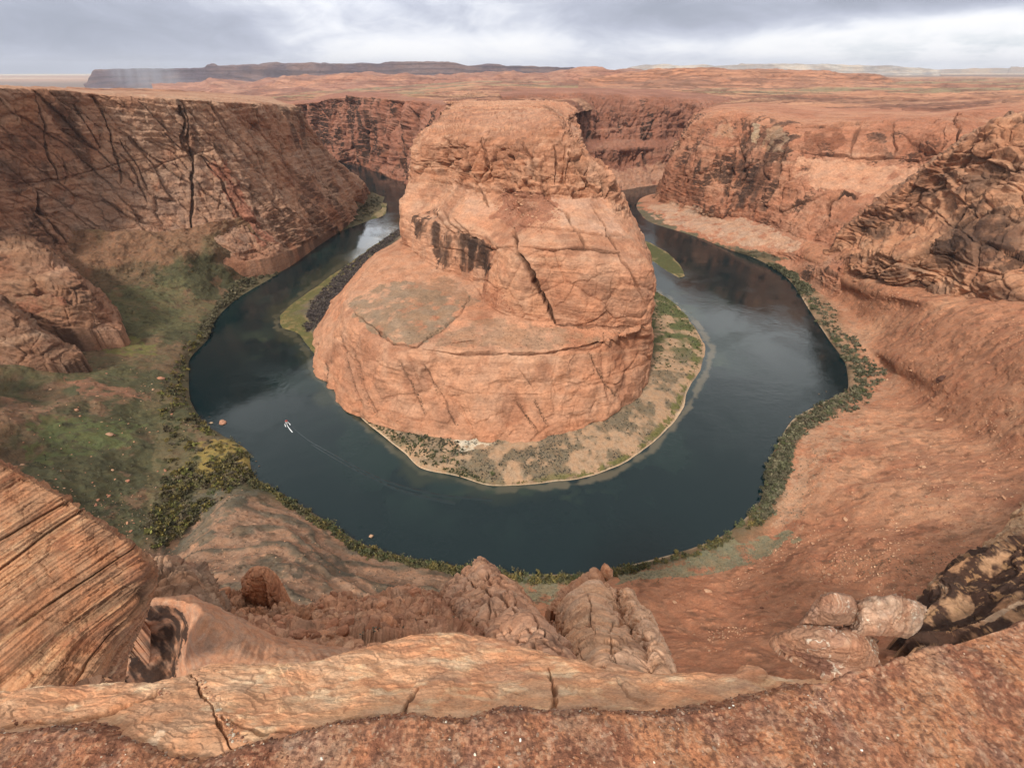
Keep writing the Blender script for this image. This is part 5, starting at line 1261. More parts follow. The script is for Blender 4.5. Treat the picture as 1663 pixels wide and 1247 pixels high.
# ---------------------------------------------------------------- the rim the camera stands on
def rimcol(u_, ve, z0, mids, vb=1215, zb=298.32):
    e = pz(u_, ve, z0)
    c = [('W', e[0] * 1.02, e[1] + .10, z0 - 2.6), ('W', e[0] * 1.01, e[1] + .06, z0 - .5), ('W', e[0], e[1] + .012, z0 - .03), (u_, ve + 3, z0)]
    c += [(u_, v_, z_) for v_, z_ in mids] + [(u_, vb, zb - .02), (u_, 1300, zb - .05)]
    return c
def mids(ve, z0, zb=298.30): return [(ve + (1200 - ve) * k, z0 + (zb - z0) * k) for k in (.25, .5, .75)]
led = [rimcol(u_, ve, z0, mids(ve, z0)) for u_, ve, z0 in [
 (-250,1140,298.14),(-100,1134,298.14),(0,1129,298.15),(60,1121,298.15),(130,1113,298.15),(200,1103,298.14),(250,1101,298.13),(300,1096,298.10),(312,1090,298.08),(370,1081,298.07),(430,1079,298.06),(480,1076,298.05),
 (530,1066,298.0),(560,1060,297.97),(590,1048,297.94),(620,1040,297.9),(660,1031,297.88),(700,1028,297.87),(750,1027,297.87),(800,1032,297.88),(835,1041,297.9),(870,1053,297.93),
 (920,1066,297.97),(960,1077,298.0),(1000,1085,298.03),(1060,1091,298.05),(1130,1093,298.07),(1200,1096,298.09),(1215,1086,298.08),(1235,1088,298.08),(1250,1098,298.1),(1310,1101,298.14),(1360,1104,298.17),(1450,1112,298.2),(1600,1120,298.2),(1800,1130,298.2)]]
def ledge_disp(P, N):
    k = 1.0
    s = P[:, 2] + P[:, 0] * .05 + fbm(P, .5, 3, off=401) * .05
    h = fbm(P, .35, 5, off=402) * .022 + fbm(P, .08, 3, off=403) * .004
    q = np.stack([s / .02, P[:, 0] / .5, P[:, 1] / .35], 1)
    f1, e1 = facets(P, .13, (2.2, 1, 1), .25, 3.1); f2, e2 = facets(P, .035, (2.0, 1, 1), .25, 1.3)
    sl = saw(fbm(P * np.array([.5, 1, 1]), .16, 4, off=12) * 3.5, .10)
    h += vn(q) * .003 + f1 * .0035 + f2 * .0016 - e1 * .002 - e2 * .0007 + sl * .0042 + fbm(P, .02, 3) * .0012
    return h
def ledge_color(P, N, h):
    n = len(P)
    Q = P * np.array([1, 2.2, 1.5])
    c = mixa(np.tile(A(.56,.295,.17), (n, 1)), A(.62,.37,.235), ss(fbm(Q, .30, 5, off=405), -.2, .5))
    c = mixa(c, A(.68,.50,.35), .6 * ss(fbm(Q, .10, 4, off=406), .25, .6))
    c = mixa(c, A(.40,.20,.13), .5 * ss(fbm(Q, .22, 4, off=407), .2, .6))
    sl = saw(fbm(P * np.array([.5, 1, 1]), .16, 4, off=12) * 3.5, .10)
    c = mixa(c, A(.34,.17,.11), .38 * ss(sl, .10, .0) + .25 * ss(fbm(P, .035, 4, .6, off=9), .25, .6))
    return c
g_led = [([(310,1092),(325,1130),(345,1160),(362,1190),(378,1215)], 4, .028, .55), ([(268,1122),(245,1132),(215,1145),(190,1152),(150,1160),(100,1168),(50,1172),(0,1182)], 4, .03, .35),
 ([(680,1124),(662,1138),(655,1160),(640,1166)], 3, .022, .6), ([(350,1165),(420,1182),(500,1184),(545,1176),(550,1170)], 3.5, .018, .35), ([(545,1172),(580,1168),(640,1160)], 3, .014, .3),
 ([(893,1085),(900,1110),(899,1145),(902,1162)], 5, .03, .25), ([(770,1110),(810,1118),(850,1130)], 2, .008, .3), ([(1000,1100),(1020,1130),(1060,1145)], 3, .010, .2), ([(905,1150),(980,1155),(1080,1158)], 3, .008, .15)]
patch('rock_ledge', led, M_LEDGE, ledge_disp, ledge_color, dens=1.35, ext=((-5, .3, -.2), (5, .6, .1), (0, -2.5, .02)), grooves=g_led, label='pale orange sandstone ledge at the rim in the foreground',
      paint=[([(0,1182),(100,1170),(200,1152),(262,1130),(300,1100),(330,1140),(375,1215),(330,1225),(150,1205),(0,1195)], A(.45,.26,.165), .7, .5),
             ([(230,1212),(265,1190),(275,1192),(250,1215)], A(.66,.50,.38), .5, .4), ([(905,1090),(1000,1100),(1100,1140),(1090,1155),(905,1155)], A(.44,.25,.16), .5, 1),
             ([(360,1120),(650,1110),(670,1130),(640,1160),(500,1180),(400,1170),(350,1150)], A(.58,.38,.25), .35, 1)])
drt = []
for u_, vb in [(-250,1180),(-100,1186),(0,1190),(60,1186),(110,1184),(170,1196),(250,1222),(340,1234),(400,1216),(440,1208),(480,1195),(520,1188),(560,1180),(600,1172),(640,1164),(700,1167),(750,1169),(800,1164),(850,1159),(900,1161),(960,1160),(1050,1161),(1110,1156),
               (1150,1151),(1200,1142),(1250,1131),(1300,1118),(1350,1106),(1400,1090),(1440,1078),(1480,1064),(1520,1052),(1560,1042),(1610,1026),(1663,1011),(1750,985),(1900,930)]:
    zf = 298.335 if u_ < 1300 else 298.335 - min((u_ - 1300) / 600, 1) * .05
    e = pz(u_, vb, zf - .012)
    first = [('W', e[0] * 1.0, e[1] + .05, e[2] - .09)] if u_ < 1340 else [('W', e[0] * 1.03, e[1] + .12, e[2] - 2.5)]
    drt.append(first + [(u_, vb, zf - .012), (u_, vb + 12, zf), (u_, vb + (1290 - vb) * .5, zf + .012), (u_, 1300, zf + .02)])
def dirt_disp(P, N):
    Q = P.copy(); Q[:, 2] *= .3
    r = ss(P[:, 0], .35, .8)
    h = fbm(Q, .16, 4, off=411) * .012 + np.maximum(ridged(Q, .035, 3, off=412), -.2) * .0065 * (.6 + .6 * ss(fbm(Q, .12, 2, off=3), -.2, .4)) + fbm(Q, .012, 2, off=415) * .0018
    h += np.floor(fbm(Q, .30, 3, off=414) * 3) / 3 * .006 * r
    return h
def dirt_color(P, N, h):
    n = len(P); Q = P.copy(); Q[:, 2] = 0
    c = mixa(np.tile(A(.40,.185,.105), (n, 1)), A(.29,.13,.08), ss(fbm(Q, .09, 4, off=421), -.2, .4))
    c = mixa(c, A(.46,.215,.11), .8 * ss(fbm(Q, .14, 4, off=422), .2, .55))
    c = mixa(c, A(.47,.28,.19), .6 * ss(fbm(Q, .20, 4, off=423), .2, .6))
    c = mixa(c, A(.36,.22,.18), .4 * ss(fbm(Q, .10, 4, off=424), .3, .6))
    g = fbm(Q, .012, 3, off=425)
    c = mixa(c, A(.16,.075,.055), .6 * ss(-g, .2, .6)); c = mixa(c, A(.52,.34,.25), .5 * ss(g, .25, .6))
    return c
patch('gravel_ground', drt, M_DIRT, dirt_disp, dirt_color, dens=1.6, ext=((-5, .3, -.2), (5, .6, .1), (0, -2.5, .03)), cap=400, label='rough reddish gravelly soil along the bottom of the foreground')

# ================================================================ scatter
def pick(name, n, poly=None, cond=None, rng=rs, weight=None):
    S = STORE[name]; u, v, V = S['u'], S['v'], S['V']
    m = (u > -60) & (u < W0 + 60) & (v < H0 + 30)
    if poly is not None: m &= inpoly(u, v, poly)
    if cond is not None: m &= cond(V, u, v)
    k = np.where(m)[0]
    if len(k) == 0: return np.zeros((0, 3)), np.zeros((0, 3))
    if weight is not None:
        w = np.clip(weight(V[k], u[k], v[k]), 1e-6, None); k = rng.choice(k, min(n, len(k)), replace=False, p=w / w.sum())
    else: k = rng.choice(k, min(n, len(k)), replace=False)
    return V[k], S['N'][k]
def rename_store(): pass

def leafmat(name):
    m = bpy.data.materials.new(name); m.use_nodes = True; t = m.node_tree; b = t.nodes['Principled BSDF']
    at = nd(t, 'ShaderNodeAttribute'); at.attribute_name = 'Col'; tc = nd(t, 'ShaderNodeTexCoord')
    n = noisen(t, tc.outputs['Object'], 1.2, 4)
    vm = nd(t, 'ShaderNodeVectorMath', operation='SCALE'); t.links.new(at.outputs['Color'], vm.inputs[0]); t.links.new(mathn(t, 'MULTIPLY_ADD', n, 1.0, .5), vm.inputs[3])
    t.links.new(vm.outputs[0], b.inputs['Base Color']); b.inputs['Roughness'].default_value = .8; b.inputs['Specular IOR Level'].default_value = .15
    return m
M_LEAF = leafmat('foliage')
def bush_geo(seed, nleaf, size=(1, 1, .75), leaf=.22, tint=A(.10,.09,.05)):
    r = np.random.RandomState(seed)
    nl = max(3, nleaf // 14); cen = r.randn(nl, 3) * .42; cen[:, 2] = np.abs(cen[:, 2]) * .8 + .15
    c = cen[r.randint(0, nl, nleaf)] + r.randn(nleaf, 3) * .20
    c[:, 2] = np.abs(c[:, 2]); c *= np.array(size)
    a = r.randn(nleaf, 3); a /= np.linalg.norm(a, axis=1, keepdims=True); b = np.cross(a, r.randn(nleaf, 3)); b /= np.linalg.norm(b, axis=1, keepdims=True)
    s = leaf * (.6 + .8 * r.rand(nleaf))[:, None]
    V = np.stack([c - a * s, c - b * s * .55, c + a * s, c + b * s * .55], 1).reshape(-1, 3)
    Fq = np.arange(nleaf * 4).reshape(-1, 4)
    k = (.6 + .8 * r.rand(nleaf)); C = np.repeat(tint[None] * k[:, None], 4, 0)
    return V, Fq, C
TINTS = [A(.12,.105,.055), A(.11,.12,.05), A(.21,.16,.055), A(.14,.115,.075), A(.16,.15,.09), A(.10,.11,.05)]
TN = ['olive', 'dark green', 'yellowish', 'brownish', 'grey green', 'deep green']
bush_me = []
for k in range(6):
    V, Fq, C = bush_geo(50 + k, 190, leaf=.17, tint=TINTS[k]); me = mesh_np('shrub', V, Fq, C, smooth=False); me.materials.append(M_LEAF); bush_me.append(me)
def merged(name, pts, szs, tints, nleaf, label, seedbase=0, leaf=.3, flat=.75, nv=8, kind='stuff'):
    base = [bush_geo(900 + seedbase + k, nleaf, (1, 1, flat), leaf, A(1, 1, 1)) for k in range(nv)]
    Vs, Fs, Cs = [], [], []; off = 0
    for i, (p, s, t) in enumerate(zip(pts, szs, tints)):
        V, Fq, C = base[i % nv]; a = (i * 2.399) % 6.283; ca, sa = math.cos(a), math.sin(a)
        W = V @ np.array([[ca, sa, 0], [-sa, ca, 0], [0, 0, 1]]) * s + p
        Vs.append(W); Fs.append(Fq + off); off += len(V); Cs.append(C * t)
    me = mesh_np(name, np.concatenate(Vs), np.concatenate(Fs), np.concatenate(Cs), smooth=False)
    o = link(name, me, M_LEAF); tag(o, label, None, None, kind); return o
# thickets on the banks
TH_LEFT = [(335,530),(352,545),(343,560),(315,600),(312,640),(338,690),(340,700),(408,712),(414,772),(385,790),(300,862),(252,895),(232,872),(262,800),(272,740),(264,690),(260,640),(275,600),(300,560)]
strips = []
def strip(line, w_in, w_out, jit=0): return line
def near_line(line, w): return lambda V, u, v: (polydist(u, v, line, w + 5) < w * (.85 + .5 * fbm(V, 28, 3, off=44))) & (V[:, 2] > .3) & (fbm(V, 11, 3, off=45) > (-.6 if w < 15 else -.35))
OUT_NEAR = [(416,776),(435,789),(512,838),(605,894),(740,922),(857,938),(939,938),(1017,923),(1100,900),(1172,872),(1228,836)]
OUT_RIGHT = [(1236,820),(1262,770),(1272,730),(1300,692),(1345,665),(1395,640),(1418,612),(1385,580),(1360,545),(1335,510),(1305,482)]
OUT_RIGHT2 = [(1300,470),(1260,440),(1200,412),(1110,380),(1045,350),(1025,335)]
OUT_LEFT2 = [(335,560),(346,528),(372,490),(408,458),(440,440),(480,412),(515,385),(560,362),(600,342),(620,320)]
def S(n): return STORE[n]
P_, T_, Z_ = [], [], []
def addb(P, tints, smin, smax):
    for p in P:
        P_.append(p); T_.append(tints[rs.randint(len(tints))] * (.55 + .55 * rs.rand())); Z_.append(smin + (smax - smin) * rs.rand() ** 1.6)
w_, _ = pick('talus_slope', 1250, TH_LEFT, lambda V, u, v: (V[:, 2] > .8) & (fbm(V, 16, 3, off=46) > -.25)); addb(w_, [A(.15,.125,.055), A(.11,.10,.05), A(.19,.15,.045), A(.14,.11,.065), A(.16,.155,.045)], 1.0, 4.6)
w_, _ = pick('talus_slope', 800, None, near_line(OUT_NEAR, 14)); addb(w_, [A(.14,.12,.055), A(.17,.14,.05), A(.11,.11,.055)], 1.6, 3.6)
w_, _ = pick('talus_slope', 1500, None, near_line(OUT_RIGHT, 20)); addb(w_, [A(.14,.13,.08), A(.11,.11,.06), A(.16,.14,.085)], 1.0, 5.0)
w_, _ = pick('talus_slope', 420, None, near_line(OUT_RIGHT2, 10)); addb(w_, [A(.12,.115,.065)], 3, 6.5)
w_, _ = pick('canyon_wall', 0)
w_, _ = pick('talus_slope', 1000, None, near_line(OUT_LEFT2, 16)); addb(w_, [A(.14,.12,.07), A(.12,.105,.06)], 2.6, 6)
merged('thicket', P_, Z_, T_, 26, 'dense olive and brown thicket fringing the outer bank of the river', leaf=.34)
# inner bank scrub
P_, T_, Z_ = [], [], []
GREYB = [(645,372),(655,378),(600,422),(556,478),(520,523),(500,540),(492,528),(510,485),(560,435)]
w_, _ = pick('river_bank', 1500, GREYB, lambda V, u, v: V[:, 2] > 1); addb(w_, [A(.105,.085,.08), A(.12,.095,.085)], 2.0, 4.2)
w_, _ = pick('river_bank', 260, [(590,672),(640,700),(735,745),(800,790),(740,770),(680,750),(640,715),(600,690)], lambda V, u, v: V[:, 2] > 1.2); addb(w_, [A(.11,.11,.045), A(.09,.095,.05)], 1.0, 2.4)
w_, _ = pick('river_bank', 1900, None, lambda V, u, v: (V[:, 2] > 2.6) & (V[:, 0] > -60) & (fbm(V, 14, 4, off=103) > .02)); addb(w_, [A(.12,.105,.085), A(.10,.095,.07)], .5, 1.4)
w_, _ = pick('river_bank', 500, None, lambda V, u, v: (V[:, 2] > .8) & (V[:, 2] < 2.6) & (V[:, 0] > 0)); addb(w_, [A(.15,.15,.05), A(.13,.14,.05)], .5, 1.3)
w_, _ = pick('river_bank', 450, None, lambda V, u, v: (V[:, 2] > 1.0) & (V[:, 1] > 470) & (V[:, 0] > 100)); addb(w_, [A(.09,.11,.04), A(.10,.10,.05)], 1, 2.5)
w_, _ = pick('river_bank', 220, [(610,685),(660,680),(740,715),(760,740),(680,735)], None); addb(w_, [A(.10,.09,.06), A(.09,.10,.05)], 1.2, 2.6)
merged('bank_scrub', P_, Z_, T_, 18, 'low grey and green scrub dotting the inner sandy bank', 40, leaf=.36, flat=.6)
# tiny desert shrubs on rock and talus
P_, T_, Z_ = [], [], []
w_, _ = pick('mesa', 900, [(560,455),(640,410),(700,440),(770,490),(1050,535),(1050,600),(1000,660),(850,710),(640,690),(520,600)], lambda V, u, v: (V[:, 2] > 8) & (fbm(V, 25, 3, off=55) > -.05)); addb(w_, [A(.10,.075,.05)], .35, .8)
w_, _ = pick('mesa', 350, [(560,455),(640,410),(700,440),(770,490),(1050,535),(1000,560),(700,570),(590,520)], None); addb(w_, [A(.11,.09,.06)], .4, .8)
for line in ([(690,595),(712,640),(742,690)], [(842,652),(872,702)], [(955,575),(978,610),(1003,645)], [(655,590),(690,670)], [(552,545),(560,580),(590,660)], [(870,650),(890,690)], [(570,565),(600,650),(615,680)], [(527,590),(528,625)], [(903,526),(960,534),(1050,535)], [(700,545),(745,512),(765,478)]):
    S_ = STORE['mesa']; m = polydist(S_['u'], S_['v'], line, 10) < 2.2; k = np.where(m)[0]
    if len(k): addb(S_['V'][rs.choice(k, min(70, len(k)), replace=False)], [A(.085,.07,.045)], .5, 1.1)
w_, _ = pick('talus_slope', 1600, [(0,560),(280,560),(420,720),(400,800),(250,900),(200,860),(0,760)], lambda V, u, v: V[:, 2] > 4); addb(w_, [A(.12,.11,.075), A(.10,.10,.06), A(.16,.14,.10)], .4, 1.3)
w_, _ = pick('talus_slope', 900, [(60,440),(330,410),(480,380),(500,400),(350,520),(300,560),(100,560)], lambda V, u, v: V[:, 2] > 4); addb(w_, [A(.12,.11,.07)], .6, 1.8)
w_, _ = pick('talus_slope', 1100, [(300,830),(420,790),(620,900),(740,930),(700,990),(280,960)], lambda V, u, v: V[:, 2] > 4); addb(w_, [A(.12,.11,.08), A(.10,.09,.07)], .3, .8)
w_, _ = pick('talus_slope', 1300, [(1180,890),(1250,870),(1290,860),(1250,910),(1170,930),(1010,955),(1000,925),(1100,905)], None); addb(w_, [A(.20,.21,.15), A(.16,.18,.12)], .3, .8)
w_, _ = pick('talus_slope', 500, [(840,935),(960,940),(960,985),(840,985)], None); addb(w_, [A(.20,.21,.15), A(.13,.12,.08)], .3, .8)
w_, _ = pick('talus_slope', 700, [(1290,690),(1440,640),(1420,700),(1330,780),(1300,870),(1260,850)], None); addb(w_, [A(.20,.19,.14), A(.15,.14,.09)], .3, .9)
w_, _ = pick('talus_slope', 350, [(1280,910),(1560,900),(1640,860),(1600,930),(1500,950)], None); addb(w_, [A(.13,.12,.08)], .3, .7)
w_, _ = pick('rubble_slope', 260, None, lambda V, u, v: (u > 480)); addb(w_, [A(.15,.16,.12), A(.12,.12,.08)], .08, .28)
merged('desert_scrub', P_, Z_, T_, 9, 'tiny dark desert shrubs sprinkled over rock and slopes', 80, leaf=.42, flat=.6)
# individual shrubs
def place_shrub(p, s, k, label, group):
    o = bpy.data.objects.new('shrub', bush_me[k]); col_main.objects.link(o); o.location = (float(p[0]), float(p[1]), float(p[2]) - .1 * s)
    o.scale = (s, s, s * (.8 + .4 * rs.rand())); o.rotation_euler = (0, 0, rs.rand() * 6.28)
    tag(o, label, 'shrub', group)
w_, _ = pick('talus_slope', 95, None, near_line(OUT_NEAR, 9))
for p in w_: place_shrub(p, 2.4 + 2.0 * rs.rand(), rs.choice([0, 1, 2, 5]), 'bushy olive shrub in the row along the near shore of the river', 'shrubs lining the near shore')
w_, _ = pick('talus_slope', 80, TH_LEFT, lambda V, u, v: V[:, 2] > .8)
for p in w_: place_shrub(p, 1.8 + 2.0 * rs.rand(), rs.choice([0, 2, 3, 1]), 'tall rounded shrub in the thicket by the left shore', 'shrubs in the left shore thicket')
w_, _ = pick('talus_slope', 90, None, near_line(OUT_RIGHT, 13))
for p in w_: place_shrub(p, 2.4 + 2.2 * rs.rand(), rs.choice([4, 1, 3, 5]), 'grey green shrub in the belt along the right shore', 'shrubs lining the right shore')
for (u_, v_, s, lab) in [(684,715,3.0,'round dark green shrub alone on the sand left of the bare white patch'), (800,769,2.4,'small round green shrub on the sand near the tip of the inner bank'), (903,712,2.6,'dark shrub against the foot of the mesa, right of its middle'),
                         (936,701,2.4,'dark green shrub at the foot of the mesa, left of the last one'), (954,694,2.0,'last dark shrub at the foot of the mesa towards the right'), (716,708,3.0,'spreading grey shrub beside the mesa foot')]:
    place_shrub(pz(u_, v_, 7), s, 1, lab, None)

# rocks
def rockgeo(k, sub=2): return lump(300 + k, sub, .25, .8)
RB = [rockgeo(k) for k in range(6)]
rock_me = []
for k in range(6):
    V, Fq = RB[k]; V = V * np.array([1, .8, .55])
    me = mesh_np('rock', V, Fq, np.tile((A(.43,.235,.15), A(.36,.17,.11), A(.47,.29,.20))[k % 3], (len(V), 1)), smooth=False); me.materials.append(M_MID); rock_me.append(me)
def place_rock(p, s, k, label, group, tilt=.4):
    o = bpy.data.objects.new('rock', rock_me[k]); col_main.objects.link(o); o.location = [float(x) for x in p]
    o.scale = (s * (.8 + .7 * rs.rand()), s, s * (.7 + .5 * rs.rand())); o.rotation_euler = ((rs.rand() - .5) * tilt, (rs.rand() - .5) * tilt, rs.rand() * 6.28); tag(o, label, 'rock', group); return o
RSL = [(1290,480),(1440,470),(1663,520),(1663,800),(1560,900),(1500,960),(1380,1000),(1150,1060),(1080,960),(1200,930),(1300,860),(1310,740),(1440,640),(1400,540)]
w_, _ = pick('talus_slope', 150, RSL, None)
for p in w_: place_rock(p, .5 + 1.6 * rs.rand() ** 3, rs.randint(6), 'loose angular rock lying on the bare right hand slope', 'rocks scattered on the right slope')
w_, _ = pick('talus_slope', 70, [(0,600),(250,590),(300,700),(280,800),(200,880),(0,760)], None)
for p in w_: place_rock(p, .6 + 1.5 * rs.rand() ** 3, rs.randint(6), 'loose rock lying on the green left hand flats', 'rocks scattered on the left flats')
w_, _ = pick('mesa', 50, [(805,305),(900,318),(905,340),(870,375),(835,368),(800,340)], None)
for p in w_: place_rock(p, .8 + 1.6 * rs.rand() ** 2, rs.randint(6), 'fallen block on the rubble fan high on the mesa', 'fallen blocks on the mesa')
def stones(name, P, smin, smax, label, mat, cols_, flat=.6, sub=1, power=2.5):
    base = [lump(700 + k, sub, .2, .8) for k in range(6)]; Vs, Fs, Cs = [], [], []; off = 0
    for i, p in enumerate(P):
        V, Fq = base[i % 6]; s = smin + (smax - smin) * rs.rand() ** power; a = rs.rand() * 6.28; ca, sa = math.cos(a), math.sin(a)
        W = (V * np.array([1, .75, flat])) @ np.array([[ca, sa, 0], [-sa, ca, 0], [0, 0, 1]]) * s + p; Vs.append(W); Fs.append(Fq + off); off += len(V)
        Cs.append(np.tile(cols_[rs.randint(len(cols_))] * (.8 + .4 * rs.rand()), (len(V), 1)))
    o = link(name, mesh_np(name, np.concatenate(Vs), np.concatenate(Fs), np.concatenate(Cs), smooth=False), mat); tag(o, label, None, None, 'stuff')
a1, _ = pick('talus_slope', 3600, RSL, lambda V, u, v: fbm(V, 40, 3, off=88) > -.1); a2, _ = pick('talus_slope', 900, [(0,580),(280,590),(400,800),(250,900),(500,860),(700,990),(280,1000),(0,780)], None)
a3, _ = pick('talus_slope', 700, [(1050,340),(1300,400),(1420,500),(1400,560),(1250,440)], None)
stones('loose_stones', np.concatenate([a1, a2, a3]), .18, .95, 'loose stones strewn over the talus slopes', M_MID, [A(.45,.25,.16), A(.34,.16,.10), A(.50,.32,.22)])
b1, _ = pick('mesa', 900, [(805,300),(905,318),(915,350),(880,385),(830,368),(800,345)], None); b2, _ = pick('mesa', 500, [(770,450),(820,470),(840,510),(800,500)], None)
stones('mesa_rubble', np.concatenate([b1, b2]), .3, 1.3, 'broken rubble spilling over the mesa face', M_MID, [A(.34,.15,.09), A(.42,.2,.12)])
c1, _ = pick('rubble_slope', 2600, None, None)
stones('rubble', c1, .05, .8, 'broken blocks littering the saddle below the rim', M_MID, [A(.44,.22,.13), A(.38,.18,.11), A(.46,.26,.17)], .7, 2)
d1, _ = pick('gravel_ground', 5200, None, None); 
stones('pebbles', d1, .0012, .0085, 'red and brown gravel grains on the rim soil', M_DIRT, [A(.30,.14,.09), A(.22,.10,.07), A(.40,.22,.15), A(.42,.28,.22), A(.45,.22,.12)], .7, 1, 3.0)
d2, _ = pick('gravel_ground', 260, None, None)
stones('pale_pebbles', d2, .0012, .0055, 'tiny whitish pebbles among the rim gravel', M_DIRT, [A(.75,.66,.58), A(.62,.48,.38), A(.85,.82,.80)], .7, 2, 3.5)
for poly in ([(312,1098),(345,1150),(378,1212),(420,1195),(350,1150)], [(540,1168),(560,1168),(560,1182),(540,1182)], [(0,1172),(110,1168),(115,1176),(0,1186)], [(245,1120),(275,1120),(280,1135),(255,1135)]):
    pass
e1 = np.concatenate([pick('rock_ledge', n, q, None)[0] for n, q in ((110, [(312,1098),(330,1100),(350,1140),(362,1160),(350,1165),(335,1150)]), (160, [(355,1165),(370,1165),(405,1195),(395,1205),(372,1200)]), (60, [(545,1168),(562,1168),(560,1184),(546,1184)]), (70, [(20,1172),(110,1166),(112,1176),(20,1184)]), (70, [(250,1118),(272,1120),(278,1134),(258,1134)]))])
stones('ledge_gravel', e1, .002, .009, 'grit caught in the cracks of the ledge', M_DIRT, [A(.30,.14,.09), A(.40,.24,.17), A(.60,.5,.42)], .7, 1, 2)
# named single rocks
def onslope(u_, v_, name='talus_slope'):
    S_ = STORE[name]; k = np.argmin((S_['u'] - u_) ** 2 + (S_['v'] - v_) ** 2); return S_['V'][k]
def single(u_, v_, size, label, base, seed, z=None, rot=0, surf='talus_slope'):
    p = np.array(pz(u_, v_, 0)) if z is not None else onslope(u_, v_, surf)
    V, Fq = lump(seed, 4, .22, .8); V = V * np.array(size); c, s = math.cos(rot), math.sin(rot); V = V @ np.array([[c, 0, s], [0, 1, 0], [-s, 0, c]]).T
    C = sand_small(base, base * 1.15, seed, max(size), th=max(size) * .3)(V + p, V, None)
    o = link('boulder', mesh_np('boulder', V, Fq, C), M_MID); o.location = (p[0], p[1], p[2] + size[2] * (.35 if z is None else .3)); tag(o, label, 'boulder')
single(1527, 617, (4.2, 3.0, 4.6), 'dark brown angular boulder alone on the bare right slope', A(.11,.055,.045), 41, rot=.5)
single(362, 687, (3.4, 3.0, 2.6), 'reddish boulder standing in the water off the left shore', A(.38,.20,.14), 42, 0)
single(343, 687, (2.4, 1.6, .8), 'low pale rock in the water between the left shore and the larger boulder', A(.36,.26,.19), 43, 0)
single(338, 695, (1.2, 1.0, .6), 'small dark rock at the water line below the low pale rock', A(.14,.10,.08), 44, 0)
single(340, 677, (1.0, .8, .5), 'small black rock in the water above the low pale rock', A(.06,.05,.045), 45, 0)
single(603, 871, (1.7, 1.5, 1.3), 'lone rounded tan boulder in the water at the near shore', A(.42,.27,.19), 46, 0)
single(177, 714, (3.6, 2.2, 1.6), 'largest pale boulder on the green left flats', A(.38,.22,.155), 47)
single(262, 617, (4.0, 2.5, 2.0), 'reddish boulder where the green flats meet the left thicket', A(.36,.18,.12), 48)
single(124, 671, (2.2, 1.6, 1.2), 'small reddish boulder near the streak of bare soil on the left flats', A(.38,.20,.13), 49)
single(1498, 756, (2.4, 1.9, 1.2), 'square pale block lying on the middle of the right slope', A(.46,.29,.20), 50)
single(1527, 680, (5.0, 2.2, 1.2), 'long flat slab below the dark boulder on the right slope', A(.42,.24,.155), 51)
single(1219, 925, (2.0, 1.3, 1.2), 'orange boulder beside the sage patch at the lower right shore', A(.44,.20,.12), 52)
single(1237, 990, (1.4, 1.0, .8), 'dark reddish rock on the slope left of the pale boulders', A(.20,.09,.06), 53)
for i, (u_, v_, lab) in enumerate([(1330,640,'tiny rock in the shallows right of its dark neighbour, off the right shore'), (1342,636,'tiny rock in the shallows nearest the right shore bulge'), (1283,677,'tiny reddish rock at the water edge below the right shore bulge'),
        (416,749,'tiny dark rock in the water beside the yellow thicket'), (421,757,'tiny grey rock in the water below the yellow thicket'), (1122,508,'thin dark log-like rock in the shallows right of the mesa')]):
    single(u_, v_, (.9, .7, .5), lab, A(.12,.08,.06), 60 + i, 0)
# dry stick on the soil
def stick():
    a = np.array(onslope(1532, 1086, 'gravel_ground')) + [0, 0, .004]; b = np.array(onslope(1546, 1098, 'gravel_ground')) + [0, 0, .006]
    V = []; n = 9
    for i in range(n):
        t = i / (n - 1); p = a + (b - a) * t + np.array([0, 0, .004 * math.sin(t * 5)]); r = .0014 * (1 - .5 * t)
        for k in range(6): V.append(p + np.array([0, math.cos(k * 1.047) * r, math.sin(k * 1.047) * r]))
    Fq = [[i * 6 + k, i * 6 + (k + 1) % 6, (i + 1) * 6 + (k + 1) % 6, (i + 1) * 6 + k] for i in range(n - 1) for k in range(6)]
    o = link('dry_twig', mesh_np('dry_twig', np.array(V), np.array(Fq), np.tile(A(.6,.5,.42), (len(V), 1))), M_MID); tag(o, 'thin pale dry twig lying on the soil at the lower right', 'twig')
stick()

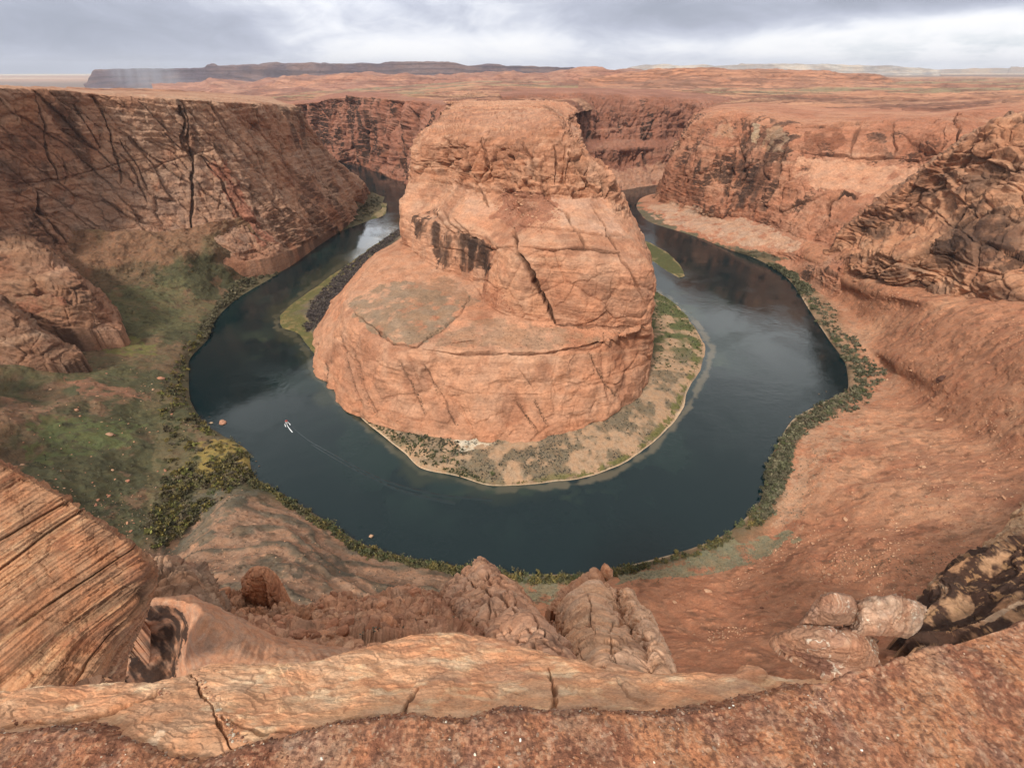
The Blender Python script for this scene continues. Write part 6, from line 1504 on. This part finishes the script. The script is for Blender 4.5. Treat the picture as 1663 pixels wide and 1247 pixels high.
# ---------------------------------------------------------------- haze
def volbox(name, lo, hi, dens, colr, label, aniso=0.0):
    x0, y0, z0 = lo; x1, y1, z1 = hi
    V = np.array([(x0,y0,z0),(x1,y0,z0),(x1,y1,z0),(x0,y1,z0),(x0,y0,z1),(x1,y0,z1),(x1,y1,z1),(x0,y1,z1)], float)
    Fq = np.array([(0,3,2,1),(4,5,6,7),(0,1,5,4),(1,2,6,5),(2,3,7,6),(3,0,4,7)])
    me = mesh_np(name, V, Fq, smooth=False); m = bpy.data.materials.new(name); m.use_nodes = True; t = m.node_tree; t.nodes.clear()
    pv = nd(t, 'ShaderNodeVolumePrincipled'); pv.inputs['Color'].default_value = (*colr, 1); pv.inputs['Density'].default_value = dens; pv.inputs['Anisotropy'].default_value = aniso
    out = nd(t, 'ShaderNodeOutputMaterial'); t.links.new(pv.outputs[0], out.inputs['Volume'])
    o = link(name, me, m); tag(o, label, None, None, 'stuff'); return o

volbox('haze', (-45000, -3000, -400), (45000, 60000, 900), 1.7e-5, (.78, .83, .95), 'thin pale air that turns the far hills blue')

def rain():
    import bmesh
    bm = bmesh.new(); bmesh.ops.create_icosphere(bm, subdivisions=3, radius=1)
    for k, q in enumerate(bm.verts): q.co = Vector((q.co.x * 900, q.co.y * 420, q.co.z * 420))
    me = bpy.data.meshes.new('rain_veil'); bm.to_mesh(me); bm.free()
    m = bpy.data.materials.new('rain_veil'); m.use_nodes = True; t = m.node_tree; t.nodes.clear()
    pv = nd(t, 'ShaderNodeVolumePrincipled'); pv.inputs['Color'].default_value = (.82, .86, .97, 1)
    tc = nd(t, 'ShaderNodeTexCoord'); mp = nd(t, 'ShaderNodeMapping'); mp.vector_type = 'POINT'
    mp.inputs['Scale'].default_value = (1 / 900, 1 / 420, 1 / 420); t.links.new(tc.outputs['Object'], mp.inputs[0])
    ln = nd(t, 'ShaderNodeVectorMath', operation='LENGTH'); t.links.new(mp.outputs[0], ln.inputs[0])
    sx = nd(t, 'ShaderNodeMapping'); sx.inputs['Scale'].default_value = (1 / 120, 1 / 120, 1 / 900); t.links.new(tc.outputs['Object'], sx.inputs[0])
    dn = mathn(t, 'MULTIPLY', ramp(t, ln.outputs['Value'], 1.0, .1), ramp(t, noisen(t, sx.outputs[0], 1.0, 3), .3, .7))
    t.links.new(mathn(t, 'MULTIPLY', dn, 2.2e-3), pv.inputs['Density'])
    out = nd(t, 'ShaderNodeOutputMaterial'); t.links.new(pv.outputs[0], out.inputs['Volume'])
    o = link('rain_veil', me, m); x, y, z = py(240, 124, 9300); o.location = (x, y, z); o.rotation_euler = (0, R(14), 0)
    tag(o, 'pale shaft of rain falling in front of the distant escarpment', None, None, 'stuff')
rain()
